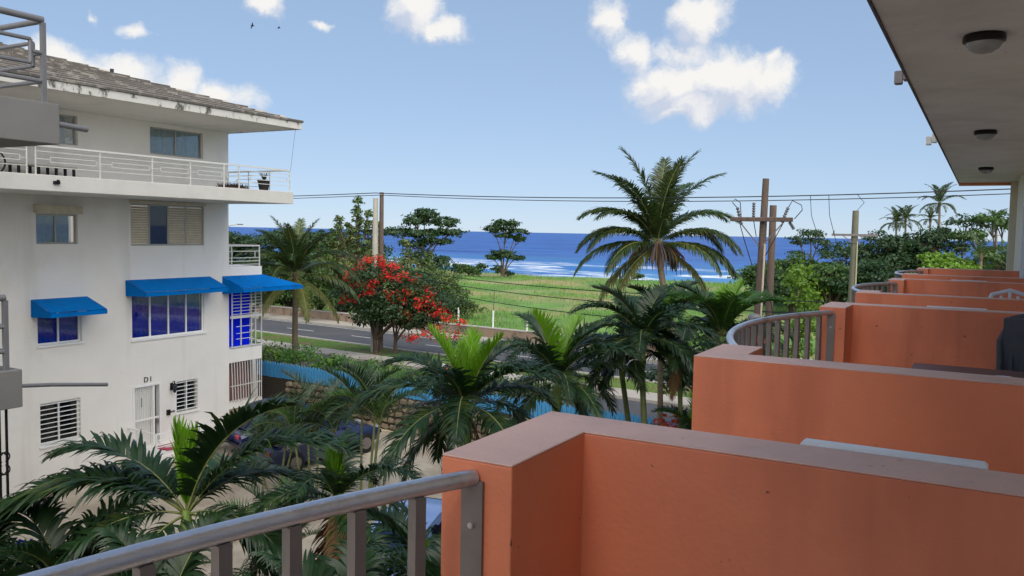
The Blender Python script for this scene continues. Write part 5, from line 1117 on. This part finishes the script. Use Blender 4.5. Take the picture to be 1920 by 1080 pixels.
tree('dark_tree', 'dark tree behind the thicket, just left of the wooden pole', (-48.5, 58, GZ), rand_clumps(8, 9, 3.2, 2.2, 5.2, 1.8, 640), .30, leaf_dark, .25, 25)
for i, (x, w) in enumerate(((-49.5, 'dark bush behind the road directly left of the young palm trunk'), (-46.2, 'dark bush behind the road directly right of the young palm trunk'), (-53.5, 'dark bush behind the road next to the white house corner'), (-40.8, 'low dark bush behind the road left of the red flowers'), (-57.5, 'dark bush half hidden by the blue corner awning'))):
    tree('roadside_bush', w, (x, sk(x, 45.6), GZ), rand_clumps(140 + i, 9, 2.1, .7, 3.4, 1.2, 620), .22, leaf_dark if i % 2 == 0 else leaf_mid, .12, 140 + i, group='bushes behind the roadside wall')
# flat-topped almond trees by the shore
tree('almond_tree', 'large dark almond tree with spreading tiers against the sea, left of centre', (-70.2, 98.5, GZ), [(-3.2, -1, 6.2, 2.4, 2.4, .8, 1000), (-.8, 0, 8.0, 2.2, 2.2, .9, 1100), (.6, 0, 8.9, 1.6, 1.6, .8, 800), (3.2, 1, 7.8, 1.9, 1.9, .9, 900), (3.9, 1.5, 6.4, 2.0, 2.0, .6, 800), (.3, 0, 6.0, 2.6, 2.4, .9, 1200), (2.0, .6, 5.0, 2.2, 2.0, .6, 700), (-1.6, 0, 4.6, 2.2, 2.0, .7, 700), (2.6, 1, 2.0, 2.4, 2.4, 1.2, 900), (.2, .3, 2.6, 2.4, 2.4, 1.3, 900)], .42, leaf_dark, .28, 31, flat=.35)
tree('almond_tree', 'two-tiered almond tree standing alone against the sea near the centre', (-60.0, 104.5, GZ), [(.1, 0, 7.6, 1.9, 1.9, .8, 900), (-1.5, -.6, 6.9, 1.4, 1.4, .7, 600), (1.5, .8, 6.5, 1.5, 1.5, .7, 700), (1.9, 1.0, 5.6, 1.1, 1.1, .4, 350), (.2, 0, 5.9, 1.4, 1.4, .5, 500), (-.2, 0, 3.4, 1.8, 1.8, .6, 700), (1.4, .8, 2.9, 1.3, 1.3, .4, 400), (-1.5, -.8, 2.9, 1.2, 1.2, .4, 400), (-.9, -.4, 1.2, .8, .8, .7, 260), (.6, .4, .6, .7, .7, .4, 200)], .42, leaf_dark, .20, 32, flat=.35)
tree('shore_bush', 'low scrubby bush at the meadow edge between the two almond trees', (-66.0, 104.5, GZ), rand_clumps(9, 7, 2.6, .5, 1.8, 1.1, 420), .30, leaf_mid, .10, 33)
tree('shore_bush', 'small rounded bush at the meadow edge under the coconut palm', (-43.0, 113.0, GZ), rand_clumps(10, 4, .9, .4, .9, .6, 220), .26, leaf_mid, .08, 34)
# left background, beside the white house
for i, (x, y, r_, zt_, w) in enumerate(((-66.5, 60.5, 3.2, 6.3, 'dark round tree right beside the white house corner'), (-64.0, 63.0, 3.4, 6.9, 'dark tree second from the white house corner'), (-60.5, 63.5, 2.8, 8.0, 'dark spreading tree with raised flat crown behind the young coconut palm'), (-56.5, 65.5, 2.8, 7.0, 'dark tree between the spreading tree and the sea-grape'), (-70, 62, 3.4, 6.2, 'dark tree half hidden by the white house'))):
    tree('dark_tree', w, (x, y, GZ), rand_clumps(40 + i, 12, r_, 2.0, zt_, 1.6, 800, .5), .28, leaf_dark, .25, 50 + i, group='dark trees by the shore at left', flat=.35)
# right background wood
for i, (x, y, r_, zt_, ld, w) in enumerate(((-18.4, 104.9, 2.4, 8.0, leaf_dark, 'flat-crowned dark tree on a thin trunk against the sea, right of the crossarm pole'), (-15.4, 83, 2.8, 5.2, leaf_mid, 'green tree left of the grey-green pole'), (-11.6, 85.4, 3.0, 6.4, leaf_dark, 'dark tree right behind the grey-green pole'), (-9.0, 88, 2.8, 7.4, leaf_dark, 'conical dark tree left of the far palm pair'), (-6.5, 88.2, 3.0, 7.3, leaf_dark, 'dark tree below the far palm pair'),
                                            (-4.3, 87, 3.2, 8.0, leaf_dark, 'dark tree left of the tallest far palm'), (-1.7, 86, 3.2, 9.0, leaf_dark, 'tall dark tree right of the tallest far palm'), (1.0, 84, 3.2, 9.2, leaf_mid, 'tall tree against the building edge at right'), (-18.5, 84, 2.4, 4.4, leaf_mid, 'low green tree between the crossarm pole and the flat-crowned tree'), (1.4, 72, 2.6, 6.6, leaf_mid, 'green tree low behind the last balcony'), (-11.0, 74, 2.8, 4.6, leaf_mid, 'low bushy tree in front of the grey-green pole trees'), (-7.0, 72, 2.8, 5.0, leaf_dark, 'dark bushy tree left of the bright round tree'), (-14.6, 76, 2.4, 3.8, leaf_dark, 'dark low bush at the left end of the wood'), (3.6, 82, 3.2, 8.8, leaf_dark, 'dark tree half hidden by the building edge column'))):
    cl = rand_clumps(60 + i, 13, r_, 1.2, zt_, 1.5, 640, .55) + [(0, 0, zt_ - .9, 1.6, 1.6, .8, 500)] if i else [(-1.2, 0, 6.2, 1.5, 1.5, .5, 500), (1.0, 0, 6.0, 1.6, 1.6, .5, 500), (.1, 0, 7.0, 1.7, 1.7, .6, 600), (2.0, 0, 5.0, 1.2, 1.2, .4, 300), (-1.4, 0, 4.6, 1.2, 1.2, .4, 260)]
    tree('dark_tree', w, (x, y, GZ), cl, .30, ld, .22, 70 + i, group='trees of the wood at right', flat=.4)
tree('bright_tree', 'bright yellow-green rounded tree behind the last balconies', (-2.8, 66.5, GZ), rand_clumps(80, 12, 1.8, 3.4, 5.7, .9, 600, .6), .26, leaf_light, .16, 90)
# banana-like bright fronds behind the crossarm pole
tree('leafy_shrub', 'bright green leafy shrub right behind the crossarm pole', (-5.0, 26.6, GZ), [(.0, 0, 5.0, .38, .4, .8, 420), (.35, .1, 4.5, .38, .4, .8, 420), (.2, 0, 3.6, .45, .4, .8, 420), (-.1, 0, 2.6, .6, .5, .7, 420), (.4, 0, 2.0, .6, .5, .7, 420)], .15, leaf_light, .06, 91, spread=.35, up=.1)
tree('dark_shrub', 'dark shrub left of the crossarm pole behind the palms', (-7.6, 27.0, GZ), rand_clumps(92, 7, 1.4, 1.6, 4.2, .9, 420), .20, leaf_dark, .10, 92)
tree('dark_shrub', 'dark shrub at the foot of the crossarm pole seen through the second railing', (-4.4, 24.6, GZ), rand_clumps(93, 7, .9, 1.0, 3.2, .7, 420), .18, leaf_mid, .08, 93)
# hedge on the street side of the fence
for i, (xa, xb, z1, mt_, w) in enumerate(((-29.5, -23.2, 2.25, leaf_hedge, 'clipped green hedge behind the blue fence beside the white house'), (-23.0, -17.0, 2.05, leaf_hedge, 'bright green hedge behind the middle of the blue fence'), (-16.8, -11.0, 2.2, leaf_mid, 'darker hedge behind the blue fence towards the palms'))):
    cl = []; q = random.Random(100 + i); x = xa + .4
    while x < xb - .2: cl.append((x - (xa + xb) / 2, q.uniform(-.15, .2), q.uniform(.9, 1.25) * (z1 - GZ) * .72, .6, .55, .42, 300)); x += .55
    yy = fy((xa + xb) / 2) + 1.25
    tree('hedge', w, ((xa + xb) / 2, yy, GZ), cl, .13, mt_, .05, 110 + i, cat='hedge', spread=.3, group='hedges behind the blue fence', fork_z=.1)
# small bedding plants
tree('croton', 'orange-red croton bush at the foot of the slim palms', (-6.9, 19.9, lz(-6.9, 19.9)), [(0, 0, 2.2, .3, .3, .3, 120), (.25, .1, 2.5, .28, .28, .28, 110), (-.2, 0, 1.7, .3, .3, .3, 100)], .16, croton_m, .03, 120, cat='shrub', spread=.4, up=.2)
bl = tree('flowering_shrub', 'tall shrub with bright blue flowers in the bottom left corner', (-8.95, 5.35, lot_z(5.35)), [(0, 0, 4.5, .35, .35, .3, 160), (.2, .1, 4.0, .4, .4, .4, 180), (0, 0, 3.4, .45, .45, .4, 160)], .13, leaf_mid, .03, 121, cat='shrub', spread=.4)
fl = [(-.12, -.12, 4.86), (.02, .0, 4.84), (.10, .10, 4.78), (.2, .2, 4.74), (-.02, .1, 4.74)]
V_, F_ = leaf_cloud(fl, [(.09, .09, .06)] * 5, [26] * 5, .085, 122, .7, sub=10, spread=.5, up=.2); link('flowers', raw_mesh('flowers', V_, [F_], blue_flower), bl)
for p in fl: MB().tube([bl.location + Vector((p[0] * .5, p[1] * .5, 4.2)), bl.location + Vector(p)], .01, 5).build('stem', bark_green, bl)
tree('foundation_bush', 'low dark bush at the foot of the white house under the sea-side balcony', (-21.6, 18.6, lot_z(18.6)), rand_clumps(123, 4, .5, .3, .8, .4, 220), .14, leaf_dark, .04, 123, cat='shrub')

# ------------------------------------------------------------------ meadow and verge grass: nobody could count the blades
def grass(name, label, n, xr, yf, hmin, hmax, seed, zf, wk=.16):
    r = np.random.default_rng(seed); x = r.uniform(*xr, n); t_ = r.uniform(0, 1, n); y = yf(x, t_); keep = np.sin(x * .31 + y * .23) + np.sin(x * .11 - y * .37 + 2) + r.normal(0, .9, n) > -.8; x, y = x[keep], y[keep]; n = len(x); z = zf(x, y)
    a = r.uniform(0, 2 * PI, n); h = r.uniform(hmin, hmax, n); lean = r.normal(0, .35, (n, 2)) * h[:, None]; w = h * wk
    b0 = np.stack([x - np.cos(a) * w, y - np.sin(a) * w, z - .03], 1); b1 = np.stack([x + np.cos(a) * w, y + np.sin(a) * w, z - .03], 1); tp = np.stack([x + lean[:, 0], y + lean[:, 1], z + h], 1)
    V_ = np.stack([b0, b1, tp], 1).reshape(-1, 3); i0 = np.arange(n) * 3
    return finish(link(name, raw_mesh(name, V_, [np.stack([i0, i0 + 1, i0 + 2], 1)], grass_m)), label, 'grass', None, 'stuff')
grass('meadow_grass', 'tall uneven grass covering the meadow', 110000, (-110, 12), lambda x, t_: sk(x, 44.6) + (116 - sk(x, 44.6)) * t_ ** 1.4, .10, .34, 1, meadow_z)
grass('verge_tufts', 'short grass on the roadside verge', 14000, (-50, -5), lambda x, t_: sk(x, 34.15) + 2.3 * t_, .04, .12, 2, lambda x, y: np.full_like(x, GZ + .06), .2)
